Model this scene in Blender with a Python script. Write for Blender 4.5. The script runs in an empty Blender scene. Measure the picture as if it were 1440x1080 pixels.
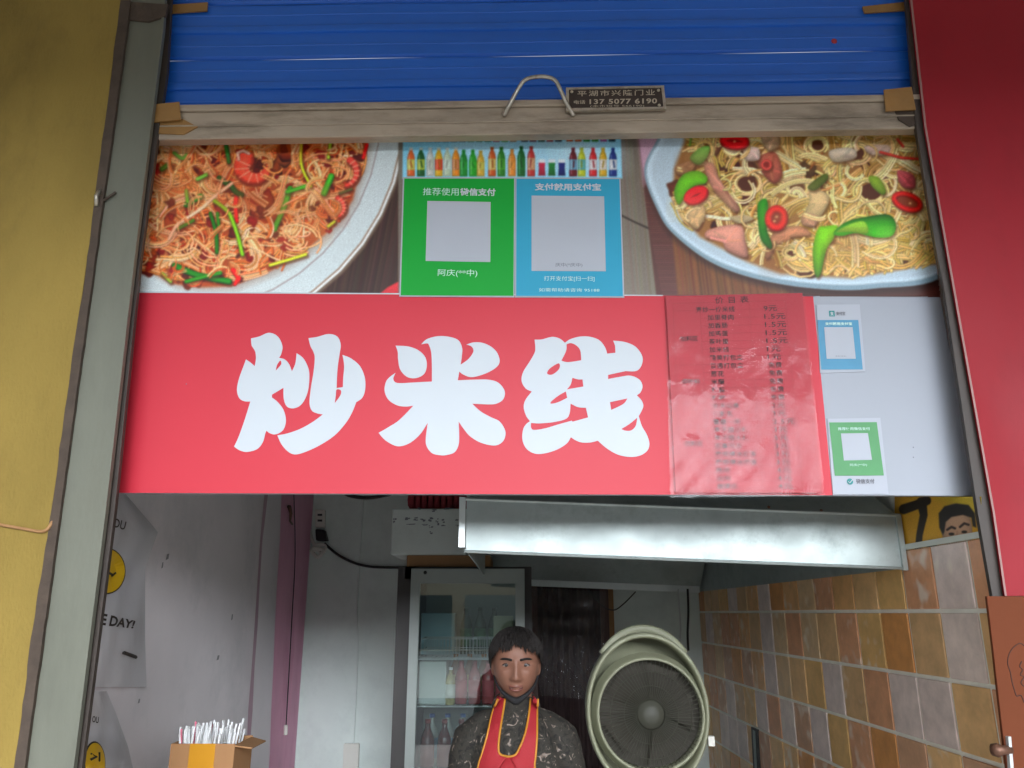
import bpy, bmesh, math, random
import numpy as np
from mathutils import Vector, Matrix
from mathutils.bvhtree import BVHTree

random.seed(7)
rng = np.random.default_rng(11)
S = bpy.context.scene
C = S.collection
R = math.radians

# ------------------------------------------------------------------ camera
F = 1100.0                      # focal length in photo pixels (1440 wide)
TH = math.atan(322.0 / F)       # upward pitch
CT, ST = math.cos(TH), math.sin(TH)
EYE = 1.7
cam = bpy.data.cameras.new('camera')
cam.sensor_width = 36.0
cam.lens = 36.0 * F / 1440.0
cam.clip_start = 0.02
cam.clip_end = 2000.0
camo = bpy.data.objects.new('camera', cam)
camo.location = (0, 0, EYE)
camo.rotation_euler = (math.pi / 2 + TH, 0, 0)
C.objects.link(camo)
S.camera = camo

# ------------------------------------------------------------------ sky, sun, exposure (overcast)
SUN_EL, SUN_AZ = R(14), R(171)
W = bpy.data.worlds.new('World')
S.world = W
W.use_nodes = True
wn = W.node_tree
bg = wn.nodes['Background']
sky = wn.nodes.new('ShaderNodeTexSky')
sky.sky_type = 'NISHITA'
sky.sun_disc = False
sky.sun_elevation = SUN_EL
sky.sun_rotation = SUN_AZ
sky.dust_density = 6.0
sky.air_density = 1.0
hs = wn.nodes.new('ShaderNodeHueSaturation')
hs.inputs['Saturation'].default_value = 0.0      # grey overcast sky
wn.links.new(sky.outputs[0], hs.inputs['Color'])
tint = wn.nodes.new('ShaderNodeMix'); tint.data_type = 'RGBA'; tint.blend_type = 'MULTIPLY'; tint.inputs[0].default_value = 1.0
tint.inputs[7].default_value = (0.93, 0.99, 1.08, 1)      # the even, slightly cool white of a cloud cover
wn.links.new(hs.outputs[0], tint.inputs[6])
wn.links.new(tint.outputs[2], bg.inputs['Color'])
bg.inputs['Strength'].default_value = 0.15
sl = bpy.data.lights.new('sun', 'SUN')
sl.energy = 1.5
sl.angle = R(60)
sl.color = (1.0, 0.99, 0.97)
so = bpy.data.objects.new('sun', sl)
d = Vector((math.sin(SUN_AZ) * math.cos(SUN_EL), math.cos(SUN_AZ) * math.cos(SUN_EL), math.sin(SUN_EL)))
so.rotation_euler = d.to_track_quat('Z', 'Y').to_euler()
so.location = (0, -4, 8)
C.objects.link(so)
S.view_settings.view_transform = 'Standard'
S.view_settings.look = 'None'
S.view_settings.gamma = 1.0
S.view_settings.exposure = 0.95
S.render.engine = 'CYCLES'
S.cycles.use_denoising = True
S.cycles.max_bounces = 10
S.cycles.diffuse_bounces = 6
S.cycles.transparent_max_bounces = 16
S.cycles.sample_clamp_indirect = 6.0

# ------------------------------------------------------------------ pixel -> place helpers
def ray(px, py):
    u = (px - 720.0) / F; v = (540.0 - py) / F
    return u, CT - v * ST, ST + v * CT
def PY(px, py, Y):
    a, b, c = ray(px, py); t = Y / b
    return Vector((a * t, Y, EYE + c * t))
def PX(px, py, X):
    a, b, c = ray(px, py); t = X / a
    return Vector((X, b * t, EYE + c * t))
def srgb(r, g=None, b=None):
    if g is None: g = b = r
    f = lambda c: (c / 255 / 12.92) if c / 255 <= 0.04045 else ((c / 255 + 0.055) / 1.055) ** 2.4
    return (f(r), f(g), f(b), 1.0)

# ------------------------------------------------------------------ materials
def mat(name, col, rough=0.6, metal=0.0, spec=0.5, var=0.0, vscale=6.0, bump=0.0, bscale=60.0,
        coat=0.0, dirt=None, dscale=3.0, damt=0.5, stretch=(1, 1, 1), rvar=0.0):
    m = bpy.data.materials.new(name); m.use_nodes = True
    n = m.node_tree; L = n.links; p = n.nodes['Principled BSDF']
    p.inputs['Base Color'].default_value = col
    p.inputs['Roughness'].default_value = rough
    p.inputs['Metallic'].default_value = metal
    p.inputs['Specular IOR Level'].default_value = spec
    p.inputs['Coat Weight'].default_value = coat
    p.inputs['Coat Roughness'].default_value = 0.15
    tc = n.nodes.new('ShaderNodeTexCoord'); mp = n.nodes.new('ShaderNodeMapping')
    L.new(tc.outputs['Object'], mp.inputs['Vector']); mp.inputs['Scale'].default_value = stretch
    src = None
    if var:
        nz = n.nodes.new('ShaderNodeTexNoise'); nz.inputs['Scale'].default_value = vscale; nz.inputs['Detail'].default_value = 6
        L.new(mp.outputs[0], nz.inputs['Vector'])
        mr = n.nodes.new('ShaderNodeMapRange'); mr.inputs[1].default_value = 0.25; mr.inputs[2].default_value = 0.75
        mr.inputs[3].default_value = 1 - var; mr.inputs[4].default_value = 1 + var
        L.new(nz.outputs[0], mr.inputs[0])
        mx = n.nodes.new('ShaderNodeMix'); mx.data_type = 'RGBA'; mx.blend_type = 'MULTIPLY'; mx.inputs[0].default_value = 1
        mx.inputs[6].default_value = col; L.new(mr.outputs[0], mx.inputs[7])
        src = mx.outputs[2]
    if dirt:
        nz = n.nodes.new('ShaderNodeTexNoise'); nz.inputs['Scale'].default_value = dscale; nz.inputs['Detail'].default_value = 8
        nz.inputs['Roughness'].default_value = 0.7
        L.new(mp.outputs[0], nz.inputs['Vector'])
        cr = n.nodes.new('ShaderNodeMapRange'); cr.inputs[1].default_value = 0.5; cr.inputs[2].default_value = 0.72
        cr.inputs[3].default_value = 0; cr.inputs[4].default_value = damt
        L.new(nz.outputs[0], cr.inputs[0])
        mx = n.nodes.new('ShaderNodeMix'); mx.data_type = 'RGBA'
        L.new(cr.outputs[0], mx.inputs[0])
        if src: L.new(src, mx.inputs[6])
        else: mx.inputs[6].default_value = col
        mx.inputs[7].default_value = dirt
        src = mx.outputs[2]
    if src: L.new(src, p.inputs['Base Color'])
    if rvar:
        nz = n.nodes.new('ShaderNodeTexNoise'); nz.inputs['Scale'].default_value = vscale * 1.7; nz.inputs['Detail'].default_value = 5
        L.new(mp.outputs[0], nz.inputs['Vector'])
        mr = n.nodes.new('ShaderNodeMapRange'); mr.inputs[1].default_value = 0.3; mr.inputs[2].default_value = 0.7
        mr.inputs[3].default_value = max(0.02, rough - rvar); mr.inputs[4].default_value = rough + rvar
        L.new(nz.outputs[0], mr.inputs[0]); L.new(mr.outputs[0], p.inputs['Roughness'])
    if bump:
        nz = n.nodes.new('ShaderNodeTexNoise'); nz.inputs['Scale'].default_value = bscale; nz.inputs['Detail'].default_value = 5
        L.new(mp.outputs[0], nz.inputs['Vector'])
        b = n.nodes.new('ShaderNodeBump'); b.inputs['Strength'].default_value = bump; b.inputs['Distance'].default_value = 0.01
        L.new(nz.outputs[0], b.inputs['Height']); L.new(b.outputs[0], p.inputs['Normal'])
    return m

def attr_mat(name, rough=0.4, spec=0.5, coat=0.0):
    m = bpy.data.materials.new(name); m.use_nodes = True
    n = m.node_tree; p = n.nodes['Principled BSDF']
    a = n.nodes.new('ShaderNodeAttribute'); a.attribute_name = 'ink'
    n.links.new(a.outputs['Color'], p.inputs['Base Color'])
    p.inputs['Roughness'].default_value = rough; p.inputs['Specular IOR Level'].default_value = spec
    p.inputs['Coat Weight'].default_value = coat
    return m

def film_mat(name, tint=(0.9, 0.92, 0.93, 1), haze=0.15, rough=0.08, bump=0.0, bscale=20.0, fac=None, ior=1.45):
    """thin clear film: transparent, a little milky, with a mirror-like skin"""
    m = bpy.data.materials.new(name); m.use_nodes = True
    n = m.node_tree; L = n.links; n.nodes.remove(n.nodes['Principled BSDF'])
    out = n.nodes['Material Output']
    tr = n.nodes.new('ShaderNodeBsdfTransparent'); tr.inputs[0].default_value = tint
    df = n.nodes.new('ShaderNodeBsdfDiffuse'); df.inputs[0].default_value = (0.9, 0.92, 0.94, 1)
    gl = n.nodes.new('ShaderNodeBsdfGlossy'); gl.inputs['Roughness'].default_value = rough
    fr = n.nodes.new('ShaderNodeFresnel'); fr.inputs[0].default_value = ior
    tl = n.nodes.new('ShaderNodeBsdfTranslucent'); tl.inputs[0].default_value = (0.95, 0.96, 0.98, 1)
    m0 = n.nodes.new('ShaderNodeMixShader'); m0.inputs[0].default_value = .45
    L.new(df.outputs[0], m0.inputs[1]); L.new(tl.outputs[0], m0.inputs[2])
    m1 = n.nodes.new('ShaderNodeMixShader'); m1.inputs[0].default_value = haze
    L.new(tr.outputs[0], m1.inputs[1]); L.new(m0.outputs[0], m1.inputs[2])
    m2 = n.nodes.new('ShaderNodeMixShader')
    if fac is None: L.new(fr.outputs[0], m2.inputs[0])
    else:
        ad = n.nodes.new('ShaderNodeMath'); ad.operation = 'ADD'; ad.inputs[1].default_value = fac; ad.use_clamp = True
        L.new(fr.outputs[0], ad.inputs[0]); L.new(ad.outputs[0], m2.inputs[0])
    L.new(m1.outputs[0], m2.inputs[1]); L.new(gl.outputs[0], m2.inputs[2])
    L.new(m2.outputs[0], out.inputs[0])
    if bump:
        tc = n.nodes.new('ShaderNodeTexCoord')
        nz = n.nodes.new('ShaderNodeTexNoise'); nz.inputs['Scale'].default_value = bscale; nz.inputs['Detail'].default_value = 4
        L.new(tc.outputs['Object'], nz.inputs['Vector'])
        b = n.nodes.new('ShaderNodeBump'); b.inputs['Strength'].default_value = bump; b.inputs['Distance'].default_value = 0.02
        L.new(nz.outputs[0], b.inputs['Height'])
        L.new(b.outputs[0], gl.inputs['Normal']); L.new(b.outputs[0], fr.inputs['Normal']); L.new(b.outputs[0], df.inputs['Normal'])
    return m

M = {}
M['yellow'] = mat('yellow_stucco', srgb(142, 121, 62), 0.9, spec=.2, var=0.14, vscale=5, bump=0.35, bscale=140, dirt=srgb(100, 82, 44), dscale=3.2, damt=0.5, stretch=(1, 1, .45))
M['galv'] = mat('dull_galvanised_steel', srgb(110, 112, 100), 0.55, 0.15, spec=.3, var=0.12, vscale=14, dirt=srgb(92, 92, 80), dscale=7, damt=0.5, stretch=(1, 1, .35), bump=.06, bscale=90)
M['darkgap'] = mat('grimy_dark_gap', srgb(72, 60, 50), 0.8, var=0.25, vscale=20, bump=.4, bscale=50)
M['guide'] = mat('dark_brown_guide_rail', srgb(62, 54, 48), 0.55, var=0.15, vscale=12)
M['blue'] = mat('blue_enamel', srgb(34, 104, 206), 0.38, var=0.08, vscale=4, dirt=srgb(40, 76, 140), dscale=5, damt=.35, stretch=(.3, 1, 2), bump=.03, bscale=15)
M['bar'] = mat('weathered_aluminium_bar', srgb(168, 154, 136), 0.55, 0.25, var=0.2, vscale=10, dirt=srgb(82, 70, 56), dscale=7, damt=.75, stretch=(.35, 1, 1.6), bump=.15, bscale=70)
M['tape'] = mat('brown_parcel_tape', srgb(150, 112, 62), 0.35, var=0.12, vscale=18, bump=.25, bscale=40)
M['wire'] = mat('bright_steel_rod', srgb(190, 185, 172), 0.3, 0.85, var=0.25, vscale=60, dirt=srgb(105, 75, 50), dscale=30, damt=.8)
M['plate'] = mat('black_enamel_plate', srgb(52, 40, 34), 0.4, var=.2, vscale=40)
M['plate_ink'] = mat('bare_metal_lettering', srgb(190, 180, 160), 0.4, 0.4)
M['red'] = mat('glossy_red_panel', srgb(148, 29, 40), 0.45, spec=.2, var=.08, vscale=2, bump=.02, bscale=5, rvar=.14, dirt=srgb(108, 24, 32), dscale=4, damt=.35, stretch=(1, 1, .5))
M['rededge'] = mat('worn_panel_edge', srgb(150, 110, 105), 0.5, var=.1)
M['signred'] = mat('printed_red_vinyl', srgb(196, 44, 60), 0.45, spec=.3, var=.02, vscale=3, bump=.015, bscale=6)
M['signwhite'] = mat('printed_white_vinyl', srgb(158, 164, 174), 0.45, spec=.3, var=.02, vscale=3, bump=.015, bscale=6)
M['letter'] = mat('white_print', srgb(192, 200, 207), 0.45, spec=.3)
M['photo'] = attr_mat('printed_photograph', 0.42)
M['matteprint'] = attr_mat('matt_print', 0.6)
M['green'] = mat('green_sticker', srgb(14, 158, 52), 0.45, spec=.2, var=.03)
M['cyan'] = mat('blue_sticker', srgb(50, 158, 192), 0.45, spec=.2, var=.03)
M['green2'] = mat('faded_green_sticker', srgb(66, 142, 82), 0.5, var=.06, vscale=25)
M['cyan2'] = mat('faded_blue_sticker', srgb(62, 138, 174), 0.5, var=.05, vscale=25)
M['paper'] = mat('white_sticker_paper', srgb(172, 178, 188), 0.5, spec=.3, var=.02)
M['paletext'] = mat('pale_print', srgb(190, 225, 215), 0.5)
M['ink'] = mat('brown_black_ink', srgb(88, 26, 34), 0.6)
M['greyink'] = mat('grey_ink', srgb(110, 112, 120), 0.6)
M['teal'] = mat('teal_ink', srgb(30, 130, 130), 0.5)
M['redpaper'] = mat('red_price_paper', srgb(178, 38, 54), 0.6, var=.05, vscale=8)
M['redline'] = mat('dark_red_rule', srgb(150, 30, 42), 0.6)
M['sleeve'] = film_mat('crinkled_plastic_sleeve', (0.97, 0.95, 0.95, 1), 0.035, 0.13, bump=0.2, bscale=11, ior=1.22)
M['plaster'] = mat('grey_white_plaster', srgb(232, 226, 228), 0.85, var=.06, vscale=3, dirt=srgb(196, 196, 198), dscale=2.2, damt=.5, bump=.12, bscale=30)
M['backplaster'] = mat('pale_green_plaster', srgb(212, 222, 217), 0.85, var=.06, vscale=3, dirt=srgb(180, 190, 187), dscale=2.5, damt=.5, bump=.1, bscale=30)
M['pink'] = mat('pink_wall_paint', srgb(226, 166, 190), 0.8, var=.12, vscale=5, dirt=srgb(190, 118, 146), dscale=3, damt=.6, stretch=(1, 1, .3))
M['pinkfaint'] = mat('faint_pink_paint_stain', srgb(190, 160, 172), 0.85, var=.1, vscale=8)
M['mark'] = mat('scuff_mark', srgb(150, 150, 150), 0.9)
M['grout'] = mat('pale_grout', srgb(240, 240, 230), 0.8, var=.08, vscale=15, bump=.1, bscale=80)
M['ceil'] = mat('ceiling_paint', srgb(225, 225, 222), 0.9, var=.05)
M['floor'] = mat('pale_floor_tile', srgb(222, 220, 214), 0.7, var=.12, vscale=4)
M['concrete'] = mat('concrete', srgb(140, 137, 130), 0.9, var=.1, vscale=3, bump=.2, bscale=40)
M['pave'] = mat('pale_pavement', srgb(204, 202, 197), 0.9, var=.12, vscale=1.5, bump=.15, bscale=30)
M['hood'] = mat('galvanised_hood_steel', srgb(178, 188, 186), 0.56, 0.8, var=.18, vscale=9, dirt=srgb(104, 112, 108), dscale=9, damt=.5, rvar=.06, bump=.015, bscale=9)
M['hoodlip'] = mat('pale_hood_flange', srgb(215, 222, 222), 0.4, 0.5, var=.05)
M['darkfridge'] = mat('dark_fridge_body', srgb(48, 44, 42), 0.5, var=.1)
M['fridgeframe'] = mat('grey_white_door_frame', srgb(140, 148, 144), 0.4, var=.06, vscale=10)
M['fridgein'] = mat('fridge_liner', srgb(150, 165, 162), 0.5)
M['wirewhite'] = mat('white_coated_wire', srgb(190, 195, 195), 0.4)
M['glass'] = film_mat('door_glass', (0.80, 0.86, 0.85, 1), 0.01, 0.01, fac=0.12, ior=1.5)
M['wood'] = mat('raw_wood', srgb(150, 112, 72), 0.7, var=.2, vscale=6, stretch=(1, 1, .15), bump=.1)
M['darkwood'] = mat('dark_red_wood', srgb(72, 42, 34), 0.5, var=.2, vscale=5, stretch=(4, 4, .4))
M['maroon'] = mat('dark_cloth', srgb(50, 34, 34), 0.8, var=.2, vscale=6)
M['carton'] = mat('white_carton', srgb(196, 204, 200), 0.6, var=.05, vscale=6, dirt=srgb(165, 172, 168), dscale=4, damt=.4)
M['redbag'] = mat('red_woven_bag', srgb(140, 36, 46), 0.7, var=.2, vscale=15)
M['clear'] = film_mat('clear_plastic_sheet', (0.94, 0.95, 0.95, 1), 0.05, 0.12, bump=0.35, bscale=5)
M['bag'] = film_mat('milky_carrier_bag', (0.985, 0.99, 1, 1), 0.62, 0.2, bump=0.2, bscale=7, ior=1.12)
M['fan'] = mat('aged_cream_plastic', srgb(138, 140, 116), 0.5, var=.05, vscale=5, dirt=srgb(104, 103, 82), dscale=5, damt=.4)
M['fangrille'] = mat('dusty_grille', srgb(62, 62, 52), 0.6, var=.1)
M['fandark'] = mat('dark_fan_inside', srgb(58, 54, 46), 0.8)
M['card'] = mat('brown_cardboard', srgb(158, 116, 76), 0.8, var=.07, vscale=9, bump=.06, bscale=50)
M['cardtape'] = mat('amber_parcel_tape', srgb(196, 138, 36), 0.3, var=.08)
M['straw'] = mat('white_paper_straw', srgb(226, 228, 228), 0.5)
M['pinkstraw'] = mat('pink_wrapper', srgb(214, 120, 140), 0.5)
M['board'] = mat('reddish_brown_board', srgb(106, 56, 33), 0.7, spec=.15, var=.09, vscale=6, bump=.06, bscale=30, dirt=srgb(90, 48, 30), dscale=3, damt=.5)
M['pen'] = mat('pen_ink', srgb(58, 30, 22), 0.7)
M['black'] = mat('black_rubber', srgb(28, 28, 28), 0.5)
M['whiteplastic'] = mat('white_plastic', srgb(215, 214, 205), 0.4)
M['rust'] = mat('rusty_bolt', srgb(110, 78, 62), 0.5, 0.5, var=.3, vscale=80)
M['skin'] = mat('skin', srgb(126, 87, 70), 0.5, var=.05, vscale=20)
M['lip'] = mat('lips', srgb(112, 68, 58), 0.45)
M['mouth'] = mat('mouth_dark', srgb(80, 42, 40), 0.5)
M['hair'] = mat('black_hair', srgb(30, 26, 24), 0.75, spec=.25, var=.3, vscale=60, stretch=(1, 1, .2), bump=.5, bscale=120)
M['eyewhite'] = mat('eye_white', srgb(124, 116, 110), 0.3)
M['iris'] = mat('dark_iris', srgb(34, 24, 20), 0.2)
M['mask'] = mat('black_cloth_mask', srgb(24, 24, 26), 0.85)
M['trousers'] = mat('dark_trousers', srgb(40, 42, 48), 0.85, var=.1)
M['shoe'] = mat('black_shoe', srgb(30, 28, 28), 0.6)
M['apron'] = mat('red_apron', srgb(152, 26, 35), 0.75, var=.06, vscale=12, bump=.15, bscale=200)
M['piping'] = mat('yellow_piping', srgb(182, 122, 32), 0.6)
M['pvc'] = mat('pale_trim', srgb(205, 210, 200), 0.5)

def camo_mat():
    m = bpy.data.materials.new('dark_floral_jacket'); m.use_nodes = True
    n = m.node_tree; L = n.links; p = n.nodes['Principled BSDF']; p.inputs['Roughness'].default_value = .85
    tc = n.nodes.new('ShaderNodeTexCoord')
    nz = n.nodes.new('ShaderNodeTexNoise'); nz.inputs['Scale'].default_value = 36; nz.inputs['Detail'].default_value = 3; nz.inputs['Distortion'].default_value = 1.5
    L.new(tc.outputs['Object'], nz.inputs['Vector'])
    r = n.nodes.new('ShaderNodeValToRGB'); e = r.color_ramp.elements
    e[0].position = .36; e[0].color = srgb(24, 22, 20); e[1].position = .50; e[1].color = srgb(48, 44, 37)
    a = e.new(.60); a.color = srgb(38, 38, 33); b = e.new(.66); b.color = srgb(112, 98, 88); c = e.new(.72); c.color = srgb(140, 130, 122)
    L.new(nz.outputs[0], r.inputs[0]); L.new(r.outputs[0], p.inputs['Base Color'])
    return m
M['camo'] = camo_mat()

def tile_mat():
    m = bpy.data.materials.new('marbled_glazed_tile'); m.use_nodes = True
    n = m.node_tree; L = n.links; p = n.nodes['Principled BSDF']; p.inputs['Roughness'].default_value = .38
    oi = n.nodes.new('ShaderNodeObjectInfo'); tc = n.nodes.new('ShaderNodeTexCoord')
    r = n.nodes.new('ShaderNodeValToRGB'); r.color_ramp.interpolation = 'CONSTANT'; e = r.color_ramp.elements
    cols = [(228, 184, 128), (212, 172, 124), (224, 172, 114), (226, 208, 198), (214, 150, 88), (218, 184, 140), (216, 158, 118), (220, 202, 194), (222, 178, 114), (206, 160, 126)]
    e[0].position = 0; e[0].color = srgb(*cols[0]); e[1].position = .1; e[1].color = srgb(*cols[1])
    for i in range(2, 10):
        q = e.new(i / 10); q.color = srgb(*cols[i])
    L.new(oi.outputs['Random'], r.inputs[0])
    mp = n.nodes.new('ShaderNodeVectorMath'); mp.operation = 'MULTIPLY_ADD'; mp.inputs[1].default_value = (1, 1, 1)
    cx = n.nodes.new('ShaderNodeMath'); cx.operation = 'MULTIPLY'; cx.inputs[1].default_value = 37.0
    L.new(oi.outputs['Random'], cx.inputs[0]); L.new(tc.outputs['Object'], mp.inputs[0]); L.new(cx.outputs[0], mp.inputs[2])
    nz = n.nodes.new('ShaderNodeTexNoise'); nz.inputs['Scale'].default_value = 14; nz.inputs['Detail'].default_value = 8; nz.inputs['Roughness'].default_value = .65
    L.new(mp.outputs[0], nz.inputs['Vector'])
    mr = n.nodes.new('ShaderNodeMapRange'); mr.inputs[1].default_value = .3; mr.inputs[2].default_value = .7; mr.inputs[3].default_value = .78; mr.inputs[4].default_value = 1.15
    L.new(nz.outputs[0], mr.inputs[0])
    mx = n.nodes.new('ShaderNodeMix'); mx.data_type = 'RGBA'; mx.blend_type = 'MULTIPLY'; mx.inputs[0].default_value = 1
    L.new(r.outputs[0], mx.inputs[6]); L.new(mr.outputs[0], mx.inputs[7])
    # pale flower-like blotches on some tiles
    n2 = n.nodes.new('ShaderNodeTexNoise'); n2.inputs['Scale'].default_value = 17; n2.inputs['Detail'].default_value = 1; n2.inputs['Distortion'].default_value = .15
    L.new(mp.outputs[0], n2.inputs['Vector'])
    m2 = n.nodes.new('ShaderNodeMapRange'); m2.inputs[1].default_value = .56; m2.inputs[2].default_value = .74; m2.inputs[4].default_value = .7
    L.new(n2.outputs[0], m2.inputs[0])
    md = n.nodes.new('ShaderNodeMath'); md.operation = 'MULTIPLY'; md.inputs[1].default_value = 7.31
    fr = n.nodes.new('ShaderNodeMath'); fr.operation = 'FRACT'; gt = n.nodes.new('ShaderNodeMath'); gt.operation = 'GREATER_THAN'; gt.inputs[1].default_value = .62
    L.new(oi.outputs['Random'], md.inputs[0]); L.new(md.outputs[0], fr.inputs[0]); L.new(fr.outputs[0], gt.inputs[0])
    mu = n.nodes.new('ShaderNodeMath'); mu.operation = 'MULTIPLY'; L.new(m2.outputs[0], mu.inputs[0]); L.new(gt.outputs[0], mu.inputs[1])
    m3 = n.nodes.new('ShaderNodeMix'); m3.data_type = 'RGBA'; m3.inputs[7].default_value = srgb(238, 226, 210)
    L.new(mu.outputs[0], m3.inputs[0]); L.new(mx.outputs[2], m3.inputs[6])
    L.new(m3.outputs[2], p.inputs['Base Color'])
    b = n.nodes.new('ShaderNodeBump'); b.inputs['Strength'].default_value = .06; b.inputs['Distance'].default_value = .01
    L.new(nz.outputs[0], b.inputs['Height']); L.new(b.outputs[0], p.inputs['Normal'])
    return m
M['tile'] = tile_mat()

# ------------------------------------------------------------------ object helpers
def link(o, parent=None):
    C.objects.link(o)
    if parent is not None:
        o.parent = parent
        if parent.parent is None: o.matrix_parent_inverse = Matrix.Translation(-Vector(parent.location))
    return o
def obj(name, verts, faces, m, parent=None, smooth=False):
    me = bpy.data.meshes.new(name)
    me.from_pydata([tuple(v) for v in verts], [], faces)
    me.materials.append(m)
    if smooth:
        me.polygons.foreach_set('use_smooth', [True] * len(me.polygons))
    me.update()
    return link(bpy.data.objects.new(name, me), parent)
def thing(name, label, cat, loc=(0, 0, 0), group=None):
    o = bpy.data.objects.new(name, None); o.location = loc; o.empty_display_size = .05
    C.objects.link(o); return tag(o, label, cat, group)
def tag(o, label, cat, group=None):
    o['label'] = label; o['category'] = cat
    if group: o['group'] = group
    return o
def struct(o):
    o['kind'] = 'structure'; return o
def merge(parts):
    V, Fc = [], []
    for v, f in parts:
        k = len(V); V += list(v); Fc += [tuple(i + k for i in q) for q in f]
    return V, Fc
def box(x0, x1, y0, y1, z0, z1):
    v = [(x0, y0, z0), (x1, y0, z0), (x1, y1, z0), (x0, y1, z0), (x0, y0, z1), (x1, y0, z1), (x1, y1, z1), (x0, y1, z1)]
    return v, [(0, 3, 2, 1), (4, 5, 6, 7), (0, 1, 5, 4), (1, 2, 6, 5), (2, 3, 7, 6), (3, 0, 4, 7)]
def bevel(o, w=.004, seg=2):
    bm = bmesh.new(); bm.from_mesh(o.data)
    bmesh.ops.bevel(bm, geom=bm.edges[:], offset=w, segments=seg, affect='EDGES', profile=.6)
    bm.to_mesh(o.data); bm.free(); return o
def pxprism(pts, Y0, Y1):
    """outline given in pixels, lying on the plane y=Y0, with real thickness back to Y1"""
    a = [PY(x, y, Y0) for x, y in pts]; n = len(a)
    v = a + [Vector((p.x, Y1, p.z)) for p in a]
    # pixel outlines are TL,TR,BR,BL (clockwise seen by the viewer)
    f = [tuple(reversed(range(n))), tuple(range(n, 2 * n))]
    f += [(i, (i + 1) % n, n + (i + 1) % n, n + i) for i in range(n)]
    return v, f
def sheet(pts, Y):
    return [PY(x, y, Y) for x, y in pts], [tuple(reversed(range(len(pts))))]
def tube(path, r, seg=8, cap=True):
    path = [Vector(p) for p in path]; n = len(path)
    rr = r if hasattr(r, '__len__') else [r] * n
    V, Fc = [], []; up = Vector((0, 0, 1)); prev = None
    for i, p in enumerate(path):
        t = (path[min(i + 1, n - 1)] - path[max(i - 1, 0)]).normalized()
        if prev is None:
            a = t.cross(up if abs(t.z) < .9 else Vector((0, 1, 0))).normalized()
        else:
            a = (prev - t * prev.dot(t)).normalized()
        prev = a; b = t.cross(a)
        ra, rb = rr[i] if hasattr(rr[i], '__len__') else (rr[i], rr[i])
        for k in range(seg):
            q = 2 * math.pi * k / seg
            V.append(p + a * (ra * math.cos(q)) + b * (rb * math.sin(q)))
    for i in range(n - 1):
        for k in range(seg):
            k2 = (k + 1) % seg
            Fc.append((i * seg + k, i * seg + k2, (i + 1) * seg + k2, (i + 1) * seg + k))
    if cap:
        Fc.append(tuple(reversed(range(seg)))); Fc.append(tuple(range((n - 1) * seg, n * seg)))
    return V, Fc
def catmull(pts, sub=8, closed=False):
    P = [Vector(p) for p in pts]; n = len(P); out = []
    for i in range(n if closed else n - 1):
        p0 = P[(i - 1) % n] if (closed or i > 0) else P[0]
        p1 = P[i]; p2 = P[(i + 1) % n]
        p3 = P[(i + 2) % n] if (closed or i + 2 < n) else P[n - 1]
        for k in range(sub):
            t = k / sub
            out.append(.5 * ((2 * p1) + (p2 - p0) * t + (2 * p0 - 5 * p1 + 4 * p2 - p3) * t * t + (3 * p1 - p0 - 3 * p2 + p3) * t ** 3))
    if not closed: out.append(P[-1])
    return out
def lathe(profile, seg=24, axis='z', c=(0, 0, 0)):
    """profile of (radius, height) pairs round an axis through c"""
    V, Fc = [], []; c = Vector(c); n = len(profile)
    for r, h in profile:
        for k in range(seg):
            a = 2 * math.pi * k / seg
            if axis == 'z': V.append(c + Vector((r * math.cos(a), r * math.sin(a), h)))
            else: V.append(c + Vector((r * math.cos(a), h, r * math.sin(a))))
    for i in range(n - 1):
        for k in range(seg):
            k2 = (k + 1) % seg
            q = (i * seg + k, i * seg + k2, (i + 1) * seg + k2, (i + 1) * seg + k)
            Fc.append(q if axis == 'z' else tuple(reversed(q)))
    if profile[0][0] > 1e-6: Fc.append(tuple(reversed(range(seg))) if axis == 'z' else tuple(range(seg)))
    if profile[-1][0] > 1e-6: Fc.append(tuple(range((n - 1) * seg, n * seg)) if axis == 'z' else tuple(reversed(range((n - 1) * seg, n * seg))))
    return V, Fc

# ------------------------------------------------------------------ flat lettering: one pass over all strings
PRICE = [('素炒一份米线', '9元'), ('加里脊肉', '1.5元'), ('加香肠', '1.5元'), ('加鸡蛋', '1.5元'), ('茶叶蛋', '1.5元'), ('加米线', '1元'),
         ('精美打包盒', '1元'), ('普通打包盒', '免费'), ('葱花', '免费'), ('米醋', '免费'), ('辣酱', '免费'), ('辣椒', '免费'),
         ('农夫山泉', '2元'), ('优酸乳', '3元'), ('雪碧一听', '2.5元'), ('李子园小瓶', '3元'), ('李子园大瓶', '5元'), ('百事可乐', '3元'),
         ('康师傅冰红茶', '3元'), ('康师傅冰绿茶', '3元'), ('脉动', '4元'), ('尖叫', '4元'), ('佳得乐', '4元')]
STR = {}
def want(s, off=0.0, space=1.0): STR[(s, off, space)] = None
for a, b in PRICE: want(a, .02, 1.1); want(b, .02, 1.1)
for s in ('价目表',): want(s, .015, 1.8)
for s in ('加料区', '调味料', '饮料区'): want(s, .02, 1)
want('平湖市兴隆门业', .01, 1.25); want('电话', .01, 1); want('137 5077 6190', .025, 1.1); want('(本市短号 566190)', .0, 1)
want('推荐使用', 0.0, 1); want('微信支付', .03, 1); want('阿庆(**中)', 0, 1); want('支付就用支付宝', .035, 1); want('庆中(*庆中)', 0, 1)
want('打开支付宝[扫一扫]', 0, 1); want('如需帮助请咨询 95188', 0, 1); want('支付宝', .03, 1); want('推荐使用微信支付', .01, 1)
want('OU', .02, 1); want('E DAY!', .035, 1); want('7', .03, 1); want('支', .03, 1)
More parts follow.
